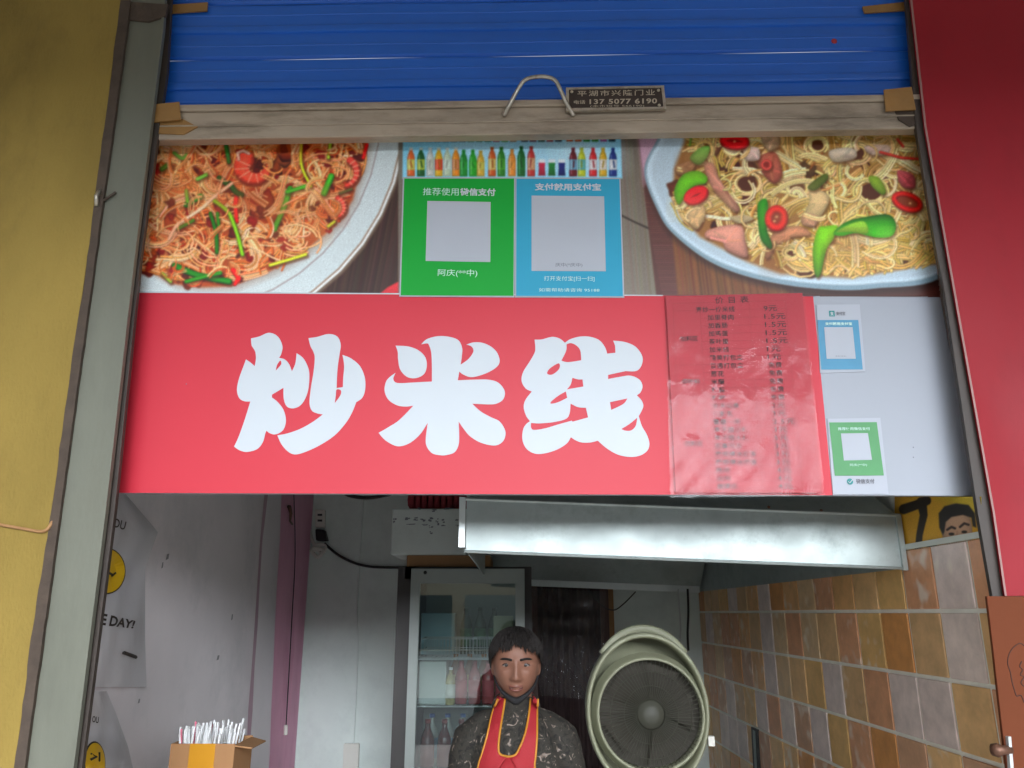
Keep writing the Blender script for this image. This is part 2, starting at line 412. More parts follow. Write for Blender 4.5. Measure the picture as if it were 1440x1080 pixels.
def bake_text():
    tmp = []
    for k in STR:
        c = bpy.data.curves.new('lettering', 'FONT'); c.body = k[0]; c.offset = k[1]; c.space_character = k[2]; c.resolution_u = 3
        o = bpy.data.objects.new('lettering', c); C.objects.link(o); tmp.append((k, o))
    dg = bpy.context.evaluated_depsgraph_get()
    for k, o in tmp:
        me = o.evaluated_get(dg).to_mesh()
        v = np.array([(p.co.x, p.co.y) for p in me.vertices]); lo = v.min(0); hi = v.max(0)
        STR[k] = ((v - lo) / np.maximum(hi - lo, 1e-6), [tuple(p.vertices) for p in me.polygons])
    for k, o in tmp:
        c = o.data; bpy.data.objects.remove(o); bpy.data.curves.remove(c)
bake_text()
def text_geo(s, quad, place, off=0.0, space=1.0):
    """quad: TL,TR,BR,BL in photo pixels; place turns a pixel into a point on the printed surface"""
    uv, f = STR[(s, off, space)]
    tl, tr, br, bl = [np.array(q, float) for q in quad]
    V = []
    for u, v in uv:
        p = (tl * (1 - u) + tr * u) * v + (bl * (1 - u) + br * u) * (1 - v)
        V.append(place(p[0], p[1]))
    return V, f
def text(name, s, quad, Y, m, parent, off=0.0, space=1.0):
    v, f = text_geo(s, quad, lambda x, y: PY(x, y, Y), off, space)
    return obj(name, v, f, m, parent)

# ------------------------------------------------------------------ printed pictures: painted by code into a colour grid
class Canvas:
    def __init__(s, x0, x1, y0, y1, k=1.0, bg=(128, 128, 128)):
        s.x0, s.y0, s.k = x0, y0, k
        s.w = int((x1 - x0) * k) + 1; s.h = int((y1 - y0) * k) + 1
        s.a = np.zeros((s.h, s.w, 3)); s.a[:] = np.array(bg) / 255
    def win(s, xa, xb, ya, yb):
        i0 = max(0, int((ya - s.y0) * s.k)); i1 = min(s.h, int((yb - s.y0) * s.k) + 2)
        j0 = max(0, int((xa - s.x0) * s.k)); j1 = min(s.w, int((xb - s.x0) * s.k) + 2)
        if i1 <= i0 or j1 <= j0: return None
        Y, X = np.mgrid[i0:i1, j0:j1]
        return slice(i0, i1), slice(j0, j1), X / s.k + s.x0, Y / s.k + s.y0
    def put(s, w, cov, col):
        b = s.a[w[0], w[1]]; cov = cov[..., None]
        s.a[w[0], w[1]] = b * (1 - cov) + col * cov
    def stroke(s, pts, width, col, shade=.45, hi=.12, soft=.9, alpha=1.0):
        P = np.array([(p[0], p[1]) for p in pts], float)
        ws = np.full(len(P), float(width)) if not hasattr(width, '__len__') else np.array(width, float)
        m = ws.max() / 2 + 2
        w = s.win(P[:, 0].min() - m, P[:, 0].max() + m, P[:, 1].min() - m, P[:, 1].max() + m)
        if w is None: return
        X, Y = w[2], w[3]; best = np.full(X.shape, 1e9); bw = np.ones(X.shape); side = np.zeros(X.shape)
        for i in range(len(P) - 1):
            ax, ay = P[i]; bx, by = P[i + 1]; dx, dy = bx - ax, by - ay; L = dx * dx + dy * dy + 1e-9
            t = np.clip(((X - ax) * dx + (Y - ay) * dy) / L, 0, 1)
            ex = X - ax - t * dx; ey = Y - ay - t * dy; dd = np.hypot(ex, ey)
            q = dd < best; best = np.where(q, dd, best); bw = np.where(q, (ws[i] * (1 - t) + ws[i + 1] * t) / 2, bw)
            side = np.where(q, ex * .5 + ey, side)
        cov = np.clip((bw - best) / soft + .5, 0, 1) * alpha
        t = np.clip(best / np.maximum(bw, .2), 0, 1)
        sh = 1 - shade * t ** 2 * (0.6 + .4 * np.sign(side)) + hi * (1 - t)
        s.put(w, cov, np.clip(np.array(col)[None, None] / 255 * sh[..., None], 0, 1))
    def poly(s, pts, col, shade=0.0, soft=1.0, grad=0.0, alpha=1.0):
        P = np.array([(p[0], p[1]) for p in pts], float)
        w = s.win(P[:, 0].min() - 2, P[:, 0].max() + 2, P[:, 1].min() - 2, P[:, 1].max() + 2)
        if w is None: return
        X, Y = w[2], w[3]; ins = np.zeros(X.shape, bool); best = np.full(X.shape, 1e9); n = len(P)
        for i in range(n):
            ax, ay = P[i]; bx, by = P[(i + 1) % n]
            c = ((ay > Y) != (by > Y)) & (X < (bx - ax) * (Y - ay) / (by - ay + 1e-12) + ax); ins ^= c
            dx, dy = bx - ax, by - ay; t = np.clip(((X - ax) * dx + (Y - ay) * dy) / (dx * dx + dy * dy + 1e-9), 0, 1)
            best = np.minimum(best, np.hypot(X - ax - t * dx, Y - ay - t * dy))
        sd = np.where(ins, best, -best)
        cov = np.clip(sd / soft + .5, 0, 1) * alpha
        span = max(P[:, 1].max() - P[:, 1].min(), 1)
        sh = 1 - shade * np.exp(-np.maximum(sd, 0) / 4.0) + grad * (.5 - (Y - P[:, 1].min()) / span)
        s.put(w, cov, np.clip(np.array(col)[None, None] / 255 * sh[..., None], 0, 1))
    def ellipse(s, cx, cy, rx, ry, col, rot=0.0, **k):
        a = np.linspace(0, 2 * math.pi, 40, endpoint=False); c, q = math.cos(rot), math.sin(rot)
        s.poly([(cx + rx * math.cos(t) * c - ry * math.sin(t) * q, cy + rx * math.cos(t) * q + ry * math.sin(t) * c) for t in a], col, **k)
    def noise(s, amt): s.a = np.clip(s.a * (1 + amt * rng.standard_normal(s.a.shape[:2])[..., None]), 0, 1)
    def blur(s, n=1):
        for _ in range(n):
            p = np.pad(s.a, ((1, 1), (1, 1), (0, 0)), 'edge')
            s.a = (p[:-2, 1:-1] + p[2:, 1:-1] + p[1:-1, :-2] + p[1:-1, 2:] + 2 * s.a) / 6
    def mesh(s, name, place, m, parent, keep=None):
        I, J = np.mgrid[0:s.h, 0:s.w]
        X = J / s.k + s.x0; Y = I / s.k + s.y0
        V = place(X, Y).reshape(-1, 3)
        idx = (I * s.w + J)
        q = np.stack([idx[1:, :-1], idx[1:, 1:], idx[:-1, 1:], idx[:-1, :-1]], -1).reshape(-1, 4)
        if keep is not None:
            kk = keep(X[:-1, :-1], Y[:-1, :-1]).reshape(-1); q = q[kk]
        me = bpy.data.meshes.new(name)
        me.vertices.add(len(V)); me.vertices.foreach_set('co', V.astype(np.float32).ravel())
        me.loops.add(q.size); me.loops.foreach_set('vertex_index', q.astype(np.int32).ravel())
        me.polygons.add(len(q)); me.polygons.foreach_set('loop_start', np.arange(0, q.size, 4, dtype=np.int32))
        c = s.a.reshape(-1, 3); lin = np.where(c <= .04045, c / 12.92, ((c + .055) / 1.055) ** 2.4)
        at = me.attributes.new('ink', 'FLOAT_COLOR', 'POINT')
        at.data.foreach_set('color', np.concatenate([lin, np.ones((len(lin), 1))], 1).astype(np.float32).ravel())
        me.materials.append(m); me.update(calc_edges=True); me.validate()
        return link(bpy.data.objects.new(name, me), parent)
def np_PY(Y):
    def f(px, py):
        u = (px - 720) / F; v = (540 - py) / F; b = CT - v * ST; t = Y / b
        return np.stack([u * t, np.full_like(t, Y), EYE + (ST + v * CT) * t], -1)
    return f
def np_PX(X):
    def f(px, py):
        u = (px - 720) / F; v = (540 - py) / F; t = X / u
        return np.stack([np.full_like(t, X), (CT - v * ST) * t, EYE + (ST + v * CT) * t], -1)
    return f

# ================================================================== LARGE STRUCTURE
YF = 2.0                 # shop front plane
XL, XR = -1.302, 1.19   # side walls of the shop
YB = 5.146                # back wall
struct(obj('ground', [(-80, -80, 0), (80, -80, 0), (80, 80, 0), (-80, 80, 0)], [(0, 1, 2, 3)], M['pave']))
struct(obj('road', [(-80, -9.5, .004), (80, -9.5, .004), (80, -3.5, .004), (-80, -3.5, .004)], [(0, 1, 2, 3)], mat('asphalt', srgb(72, 72, 74), .9, var=.15, vscale=2, bump=.3, bscale=90)))
struct(obj('shop_floor', *box(XL - .1, XR + .1, YF - .02, YB + .1, 0.004, .03), M['floor']))
wl = struct(obj('wall_left', *box(XL - .12, XL, 2.16, YB + .12, .03, 3.3), M['plaster']))
wb = struct(obj('wall_back', *box(XL, XR, YB, YB + .12, .03, 3.3), M['backplaster']))
wr = struct(obj('wall_right', *merge([box(XR, XR + .12, 1.999, YB + .12, .03, 1.985), box(XR, XR + .12, 2.088, YB + .12, 1.985, 3.3)]), M['grout']))
struct(obj('ceiling', *box(XL - .12, XR + .12, 2.16, YB + .12, 3.3, 3.4), M['ceil']))
def onpx(x, y, X): return PX(x, y, X)

# yellow rendered wall left of the opening
edge = [(170, -40), (170, 0), (158, 90), (138, 260), (123, 360), (98, 540), (72, 720), (45, 900), (20, 1080), (-10, 1300)]
a = [PY(x, y, 1.955) for x, y in edge]
top = Vector((a[0].x, 1.955, 4.2)); bot = Vector((a[-1].x, 1.955, 0.0))
prof = [top] + a + [bot]
pts = [Vector((-6, 1.955, 4.2))] + prof + [Vector((-6, 1.955, 0))]
n = len(pts)
v = pts + [Vector((p.x, 2.155, p.z)) for p in pts]
f = [tuple(reversed(range(n))), tuple(range(n, 2 * n))] + [(i, (i + 1) % n, n + (i + 1) % n, n + i) for i in range(n)]
yw = obj('facade_wall', v, f, M['yellow']); tag(yw, 'rough yellow ochre rendered wall beside the grey steel post', 'wall')
# lintel wall over the opening, behind the shutter box
lw = obj('lintel_wall', *box(-1.45, 3.2, 2.11, 2.155, 3.50, 4.2), M['concrete']); tag(lw, 'grey concrete lintel above the blue roller shutter', 'wall')
rwall = obj('facade_pier', *box(XR + .121, 6, 1.999, 2.155, 0, 4.2), M['concrete']); tag(rwall, 'concrete pier behind the glossy red panel', 'wall')
v, f = box(-9, 9, -2.4, 2.155, 4.2, 4.4)
ov = obj('overhang', [(x, y, z - (.66 if y < 0 else 0)) for x, y, z in v], f, mat('pale_soffit', srgb(205, 202, 196), .9, var=.05)); tag(ov, 'unseen concrete overhang above the shop front, shaped to shade the sign', 'overhang')  # out of view; reach and drooping front edge set to shade sign and shutter
# houses across the street, seen only in reflections and as bounce light
BM = [mat('pale_render', srgb(205, 202, 192), .85, var=.06), mat('beige_render', srgb(190, 176, 150), .85, var=.06), mat('grey_tile_front', srgb(176, 182, 184), .7, var=.06)]
WM = mat('dark_window', srgb(46, 56, 62), .15)
for i, (x0, x1, h, lab) in enumerate([(-30, -10, 4.6, 'pale rendered house across the street, opposite the yellow wall'),
                                      (-9.5, 9, 5.2, 'beige house across the street, straight opposite the shop'),
                                      (9.5, 30, 4.4, 'grey tiled house across the street, opposite the red panel')]):
    t = thing('house', lab, 'house', ((x0 + x1) / 2, -30, 0), 'houses across the street')
    obj('wall', *box(x0, x1, -35, -30, 0, h), BM[i], t)
    obj('roof', *box(x0 - .2, x1 + .2, -35.2, -29.7, h, h + .25), M['concrete'], t)
    wv = None
    for fl in range(1, 1 + int((h - 1.5) // 3)):
        for k in range(int((x1 - x0) // 2.6)):
            xx = x0 + 1.0 + k * 2.6
            obj('window', *box(xx, xx + 1.5, -30.05, -29.98, fl * 3.0 + .2, fl * 3.0 + 1.2), WM, t)
    for k in range(int((x1 - x0) // 3.4)):
        xx = x0 + .5 + k * 3.4
        obj('shop_front', *box(xx, xx + 2.8, -30.05, -29.97, .1, 2.5), WM if k % 2 else M['fridgeframe'], t)

# ------------------------------------------------------------------ wall tiles on the right wall, each one a piece
me = None
TW, TZ = 0.1835, 0.1805
zt = PX(1330, 766, XR).z
zt = 1.884
for r in range(7):
    for c in range(-1, 17):
        y0 = 2.079 + c * TW; y1 = y0 + TW - .0115
        z1 = zt - .004 - r * TZ; z0 = z1 - TZ + .0115
        if c == -1: y0 = 2.001
        if c == 16: y1 = min(y1, YB - .004)
        key = 'cut' if c == -1 else 'full' if c < 16 else 'end'
        if c == -1 and r == 0 or me is None or (c == 0 and r == 0):
            pass
        if key == 'cut' and r == 0:
            o = obj('tile', *box(-.006, 0, -(y1 - y0) / 2, (y1 - y0) / 2, -(z1 - z0) / 2, (z1 - z0) / 2), M['tile']); cutme = bevel(o, .0018, 1).data
        elif key == 'end' and r == 0:
            o = obj('tile', *box(-.006, 0, -(y1 - y0) / 2, (y1 - y0) / 2, -(z1 - z0) / 2, (z1 - z0) / 2), M['tile']); endme = bevel(o, .0018, 1).data
        elif key == 'full' and me is None:
            o = obj('tile', *box(-.006, 0, -(y1 - y0) / 2, (y1 - y0) / 2, -(z1 - z0) / 2, (z1 - z0) / 2), M['tile']); me = bevel(o, .0018, 1).data
        else:
            o = bpy.data.objects.new('tile', {'cut': cutme, 'full': me, 'end': endme if c == 16 else None}[key]); C.objects.link(o)
        o.location = (XR + random.uniform(-.0006, .0006), (y0 + y1) / 2, (z0 + z1) / 2); o.parent = wr
obj('tile_trim', *box(XR - .009, XR + .001, 2.001, 2.62, zt - .002, zt + .014), M['pvc'], wr)

# pink paint on the left wall near the back corner, scuffs
def wallstrip(name, pl, pr, m, parent, X=XL, proud=.003):
    v = [PX(x, y, X + proud) for x, y in pl] + [PX(x, y, X + proud) for x, y in pr]
    k = len(pl); f = [(i, i + 1, k + i + 1, k + i) for i in range(k - 1)]
    return obj(name, v, f, m, parent)
ys = [660, 700, 760, 820, 880, 940, 1000, 1060, 1110]
band_l = [(397 - (y - 700) * .047 + random.uniform(-2, 2), y) for y in ys]
band_r = [(720 + F * (CT - (540 - y) / F * ST) * XL / YB - .8, y) for y in ys]
wallstrip('pink_band', band_l, band_r, M['pink'], wl)
st_l = [(371 - (y - 700) * .07 + random.uniform(-1.5, 1.5), y) for y in ys]
st_r = [(x + random.uniform(3, 7), y) for x, y in st_l]
wallstrip('pink_streak', st_l, st_r, M['pinkfaint'], wl)
for x, y in ((235, 783), (228, 795), (326, 868), (360, 872), (306, 925), (195, 986)):
    w_ = random.uniform(1.0, 2.0); h_ = random.uniform(3, 6)
    obj('scuff', [PX(x + a, y + b, XL + .002) for a, b in ((-w_, h_), (w_, h_ * .6), (w_ * 1.6, -h_), (0, -h_ * .8))], [(0, 1, 2, 3)], M['mark'], wl)

# ================================================================== SHOP FRONT
# ---- left steel post
post = thing('steel_post', 'dull grey galvanised steel post beside the yellow wall, with dark edge strips', 'post', (-1.18, 2.0, 0))
L_ = [(180, -40), (180, 25), (133, 360), (84, 720), (33, 1080), (3, 1290)]
Rr = [(232, -40), (227, 40), (187, 360), (146, 720), (101, 1080), (75, 1290)]
Dr = [(246, -40), (238, 100), (201, 360), (164, 720), (118, 1080), (92, 1290)]
def strip(l, r, Y0, Y1):
    parts = []
    a = [PY(x, y, Y0) for x, y in l]; b = [PY(x, y, Y0) for x, y in r]
    a.append(Vector((a[-1].x, Y0, .0))); b.append(Vector((b[-1].x, Y0, .0)))
    k = len(a)
    v = a + b + [Vector((p.x, Y1, p.z)) for p in a] + [Vector((p.x, Y1, p.z)) for p in b]
    f = []
    for i in range(k - 1):
        f += [(i, i + 1, k + i + 1, k + i), (2 * k + i, 3 * k + i, 3 * k + i + 1, 2 * k + i + 1), (i, 2 * k + i, 2 * k + i + 1, i + 1), (k + i, k + i + 1, 3 * k + i + 1, 3 * k + i)]
    f += [(0, k, 3 * k, 2 * k), (k - 1, 3 * k - 1, 4 * k - 1, 2 * k - 1)]
    return v, f
obj('post_face', *strip(L_, Rr, 1.965, 1.984), M['galv'], post)
EDG = [(float(np.interp(y, [e[1] for e in edge], [e[0] for e in edge])), float(y)) for y in range(0, 1300, 18)]
inner = [(x - 4, y) for x, y in Rr]; inner2 = [(x - .5, y) for x, y in Rr]
obj('rail_lip', *strip([(x - 1, y) for x, y in Rr], [(x + 2.5, y) for x, y in Rr], 1.960, 1.975), M['galv'], post)
obj('guide_channel', *strip([(x + 1, y) for x, y in Rr], [(x - 3, y) for x, y in Dr], 1.986, 2.0), M['guide'], post)
obj('gap_filler', *strip([(x - 1 + .8 * math.sin(y * .02) + random.uniform(-.9, .9), y) for x, y in EDG], [(180 - (y - 25) * .1385 + .5 + random.uniform(-.5, .5), y) for x, y in EDG], 1.9535, 1.966), M['darkgap'], post)
b0 = PY(141, 268, 1.955); b1 = PY(136, 290, 1.952)
obj('latch_bolt', *tube([b0, (b0 + b1) / 2 + Vector((0, -.012, 0)), b1], .006, 8), M['wire'], post, True)
b0 = PY(143, 284, 1.957); b1 = PY(163, 270, 1.957)
obj('wire_tie', *tube([b0, b1], .0035, 6), M['darkgap'], post, True)
# thin cord stuck across the yellow wall
cord = obj('string', *tube(catmull([PY(-40, 732, 1.951), PY(0, 738, 1.950), PY(30, 743, 1.951), PY(62, 747, 1.950), PY(74, 733, 1.957)], 5), .0042, 6), M['wood'], None, True)
tag(cord, 'thin beige string running across the yellow wall to the post', 'string')

# ---- roller shutter
slope = (PY(1290, 148, 2.03).z - PY(250, 163, 2.03).z) / (PY(1290, 148, 2.03).x - PY(250, 163, 2.03).x)
z0c = PY(250, 163, 2.03).z - slope * PY(250, 163, 2.03).x     # lower edge of the curtain at x = 0
XA, XB = -1.135, 1.262
sh = thing('roller_shutter', 'blue metal roller shutter, raised, with weathered bottom bar above the food photographs', 'shutter', (0, 2.03, z0c))
HS = .205
zmid = PY(720, 78, 2.03).z
def slat(zb, H):
    prof = [(0.004, 0), (0.004, .004), (-.003, .009), (-.003, .044), (-.0048, .046), (-.0048, .050), (-.003, .052), (-.003, .0905), (-.0085, .0925), (-.0105, .099), (-.0105, .112), (-.0085, .1185), (-.003, .1205), (-.003, .158), (-.0048, .160), (-.0048, .164), (-.003, .166), (-.003, H - .010), (0.0, H - .004), (.004, H - .002), (.008, H - .001)]
    V, Fc = [], []; nx = 25
    for i in range(nx):
        x = XA + (XB - XA) * i / (nx - 1)
        wob = .0012 * math.sin(i * .9 + zb * 7)
        for dy, dz in prof: V.append((x, 2.03 + dy + wob, zb + dz + slope * x))
    k = len(prof)
    for i in range(nx - 1):
        for j in range(k - 1): Fc.append((i * k + j, (i + 1) * k + j, (i + 1) * k + j + 1, i * k + j + 1))
    return V, Fc
zb = zmid - HS
for q in range(4):
    obj('slat', *slat(zb + q * HS, HS), M['blue'], sh)
def sbox(xa, xb, ya, yb, za, zb_):
    v, f = box(xa, xb, ya, yb, za, zb_)
    return [(x, y, z + slope * x) for x, y, z in v], f
zbar = z0c + .004
bar_h = zbar - (PY(720, 191, 2.0).z)
bo = obj('bottom_bar', *sbox(-1.150, 1.288, 1.992, 2.028, zbar - bar_h, zbar - .018), M['bar'], sh); bevel(bo, .003, 1)
bo = obj('bar_ledge', *sbox(-1.140, 1.280, 1.984, 2.024, zbar - .0185, zbar + .004), M['bar'], sh); bevel(bo, .004, 1)
obj('bar_ridge', *tube([(x, 1.990, zbar - bar_h * .62 + slope * x) for x in np.linspace(-1.12, 1.26, 30)], .0035, 6), M['bar'], sh, True)
hp = [PY(x, y, 1.985) for x, y in ((708, 163), (717, 150), (729, 131), (740, 120), (762, 117), (779, 121), (788, 134), (797, 150), (807, 163))]
for i, p in enumerate(hp): p.y -= .03 * math.sin(math.pi * i / 8)
obj('handle', *tube(catmull(hp, 5), .0062, 8), M['wire'], sh, True)
obj('red_dot', *lathe([(0, -.002), (.008, -.002), (.010, .001)], 14, 'y', PY(1173, 58, 2.026)), mat('red_paint', srgb(165, 48, 58), .5), sh)
# tape at the four corners
for qd, Ya, Yb, mm in (([(213, 147), (252, 143), (254, 168), (213, 172)], 1.979, 1.983, 'tape'), ([(213, 170), (256, 167), (278, 178), (258, 189), (212, 187)], 1.988, 1.9925, 'tape'),
           ([(174, 2), (236, 6), (233, 22), (208, 30), (180, 27)], 1.958, 1.9655, 'darkgap'), ([(228, 7), (292, 3), (291, 15), (229, 19)], 2.016, 2.021, 'tape'),
           ([(1213, 9), (1276, 2), (1278, 14), (1216, 18)], 2.016, 2.021, 'tape'), ([(1243, 126), (1282, 122), (1288, 154), (1246, 156)], 1.979, 1.983, 'tape'), ([(1258, 153), (1290, 152), (1293, 172), (1280, 178), (1264, 168)], 1.988, 1.9925, 'darkgap')):
    obj('tape', *pxprism(qd, Ya, Yb), M[mm], sh)
# maker's plate
np_ = [(799, 125), (931, 122), (934, 151), (801, 153)]
pl = obj('maker_plate', *pxprism(np_, 1.977, 1.983), M['plate'], sh)
v, f = merge([pxprism(q, 1.975, 1.985) for q in ([(796, 123), (934, 120), (934, 123), (796, 126)], [(796, 152), (937, 150), (937, 153), (796, 156)], [(796, 126), (800, 126), (800, 152), (796, 152)], [(930, 123), (934, 123), (937, 150), (933, 150)])])
obj('plate_rim', v, f, M['wire'], pl)
for x, y in ((804, 129), (926, 127), (927, 148)):
    obj('rivet', *lathe([(0, -.004), (.0035, -.003), (.005, 0)], 10, 'y', PY(x, y, 1.977)), M['plate_ink'], pl)
text('plate_lettering', '平湖市兴隆门业', [(812, 127.5), (921, 125.5), (921, 134), (812, 135.5)], 1.976, M['plate_ink'], pl, .01, 1.25)
text('plate_lettering', '电话', [(807, 141), (823, 140.7), (823, 146), (807, 146.3)], 1.976, M['plate_ink'], pl, .01, 1)
text('plate_lettering', '137 5077 6190', [(829, 139.5), (924, 138), (924, 145.5), (829, 146.6)], 1.976, M['plate_ink'], pl, .025, 1.1)
text('plate_lettering', '(本市短号 566190)', [(830, 147.6), (906, 146.8), (906, 150.6), (830, 151.4)], 1.976, M['plate_ink'], pl, .0, 1)

# ---- right guide rail and red panel
rail = obj('guide_rail', *strip([(1271, -40), (1288, 178), (1318, 360), (1327, 400), (1375, 720), (1396, 840), (1440, 1100)],
                                [(1282, -40), (1301, 178), (1333, 360), (1341, 400), (1397, 720), (1414, 840), (1460, 1100)], 1.985, 1.998), M['guide'])
tag(rail, 'narrow dark brown guide rail between the white sign field and red panel', 'guide rail')
pan = thing('red_cladding', 'tall glossy red panel right of the shop opening', 'panel', (1.6, 1.973, 1.74))
L2 = [(1268, -60), (1281, 0), (1301, 178), (1333, 360), (1397, 720), (1414, 838)]
zb2 = PY(1414, 838, 1.973).z
pts = [PY(x, y, 1.973) for x, y in L2]; pts[-1].z = zb2
pts = [Vector((pts[0].x, 1.973, 4.15))] + pts + [Vector((3.2, 1.973, zb2)), Vector((3.2, 1.973, 4.15))]
n = len(pts); v = pts + [Vector((p.x, 1.983, p.z)) for p in pts]
f = [tuple(range(n)), tuple(reversed(range(n, 2 * n)))] + [(i, n + i, n + (i + 1) % n, (i + 1) % n) for i in range(n)]
obj('panel_face', v, f, M['red'], pan)
e_l = [(x - 1.0, y) for x, y in L2]; e_r = [(x + 2.0, y) for x, y in L2]
v = [PY(x, y, 1.9715) for x, y in e_l] + [PY(x, y, 1.9715) for x, y in e_r]; k = len(e_l)
obj('panel_edge', v, [(i, i + 1, k + i + 1, k + i) for i in range(k - 1)], M['rededge'], pan)
# brown board below it with a pen doodle
bd = thing('brown_board', 'reddish brown board under the red panel with a pen doodle', 'board', (1.6, 1.966, .0))
zt2 = zb2 - .001
q = [PY(1388, 839, 1.966), PY(1396, 905, 1.966), PY(1405, 985, 1.966), PY(1416, 1080, 1.966), PY(1440, 1260, 1.966)]
pts = [Vector((q[0].x, 1.966, zt2))] + q[1:] + [Vector((q[-1].x, 1.966, 0)), Vector((3.2, 1.966, 0)), Vector((3.2, 1.966, zt2))]
n = len(pts); v = pts + [Vector((p.x, 1.975, p.z)) for p in pts]
f = [tuple(range(n)), tuple(reversed(range(n, 2 * n)))] + [(i, n + i, n + (i + 1) % n, (i + 1) % n) for i in range(n)]
obj('board_face', v, f, M['board'], bd)
for pp in ([(1444, 912), (1436, 905), (1428, 908), (1420, 918), (1417, 932), (1421, 946), (1423, 958), (1427, 972), (1430, 979), (1436, 978), (1440, 988)],
           [(1437, 930), (1434, 937), (1438, 942), (1435, 949), (1440, 952), (1436, 960), (1441, 966)]):
    obj('pen_line', *tube(catmull([PY(x, y, 1.9655) for x, y in pp], 5), .0012, 5), M['pen'], bd)
br = thing('hinge_bracket', 'rusty screw with a white metal strip at the edge of the brown board', 'bracket', PY(1406, 1055, 1.958))
obj('strip', *pxprism([(1418, 1036), (1422, 1036), (1428, 1110), (1423, 1110)], 1.955, 1.967), M['wirewhite'], br)
c = PY(1407, 1055, 1.958)
obj('screw', *tube([c + Vector((-.014, .01, 0)), c + Vector((-.006, 0, 0)), c + Vector((.004, .0, 0)), c + Vector((.025, .004, 0))], [.013, .016, .010, .010], 10), M['rust'], br, True)

# ================================================================== THE SIGN
YS = 2.060
sign = thing('shop_sign', 'wide sign board with food photographs above a red field with white characters', 'sign', (0, YS, 2.0))
obj('board', *pxprism([(222, 120), (1284, 120), (1322, 416), (1374, 697), (163.5, 693.5), (196, 410)], YS + .003, YS + .022), M['signwhite'], sign)
def bnd(x): return 410.5 + (x - 198) * 0.0066       # line between the photographs and the coloured field
obj('red_field', *sheet([(196, bnd(196) + 1), (1143.5, bnd(1143)), (1171, 696.5), (163.6, 693)], YS), M['signred'], sign)
obj('white_field', *sheet([(1143.5, bnd(1143)), (1322, bnd(1322)), (1374, 697), (1171, 696.5)], YS), M['signwhite'], sign)
obj('join_line', *sheet([(196, bnd(196) - .6), (932, bnd(932) - .6), (932, bnd(932) + .9), (196, bnd(196) + 1.2)], YS - .001), M['letter'], sign)

for x_, y_ in ((1284.5, 629), (1284.5, 643), (262, 540), (1010, 690)):
    obj('speck', *lathe([(0, -.0006), (.0016, -.0004), (.0018, 0)], 8, 'y', PY(x_, y_, YS)), M['greyink'], sign)
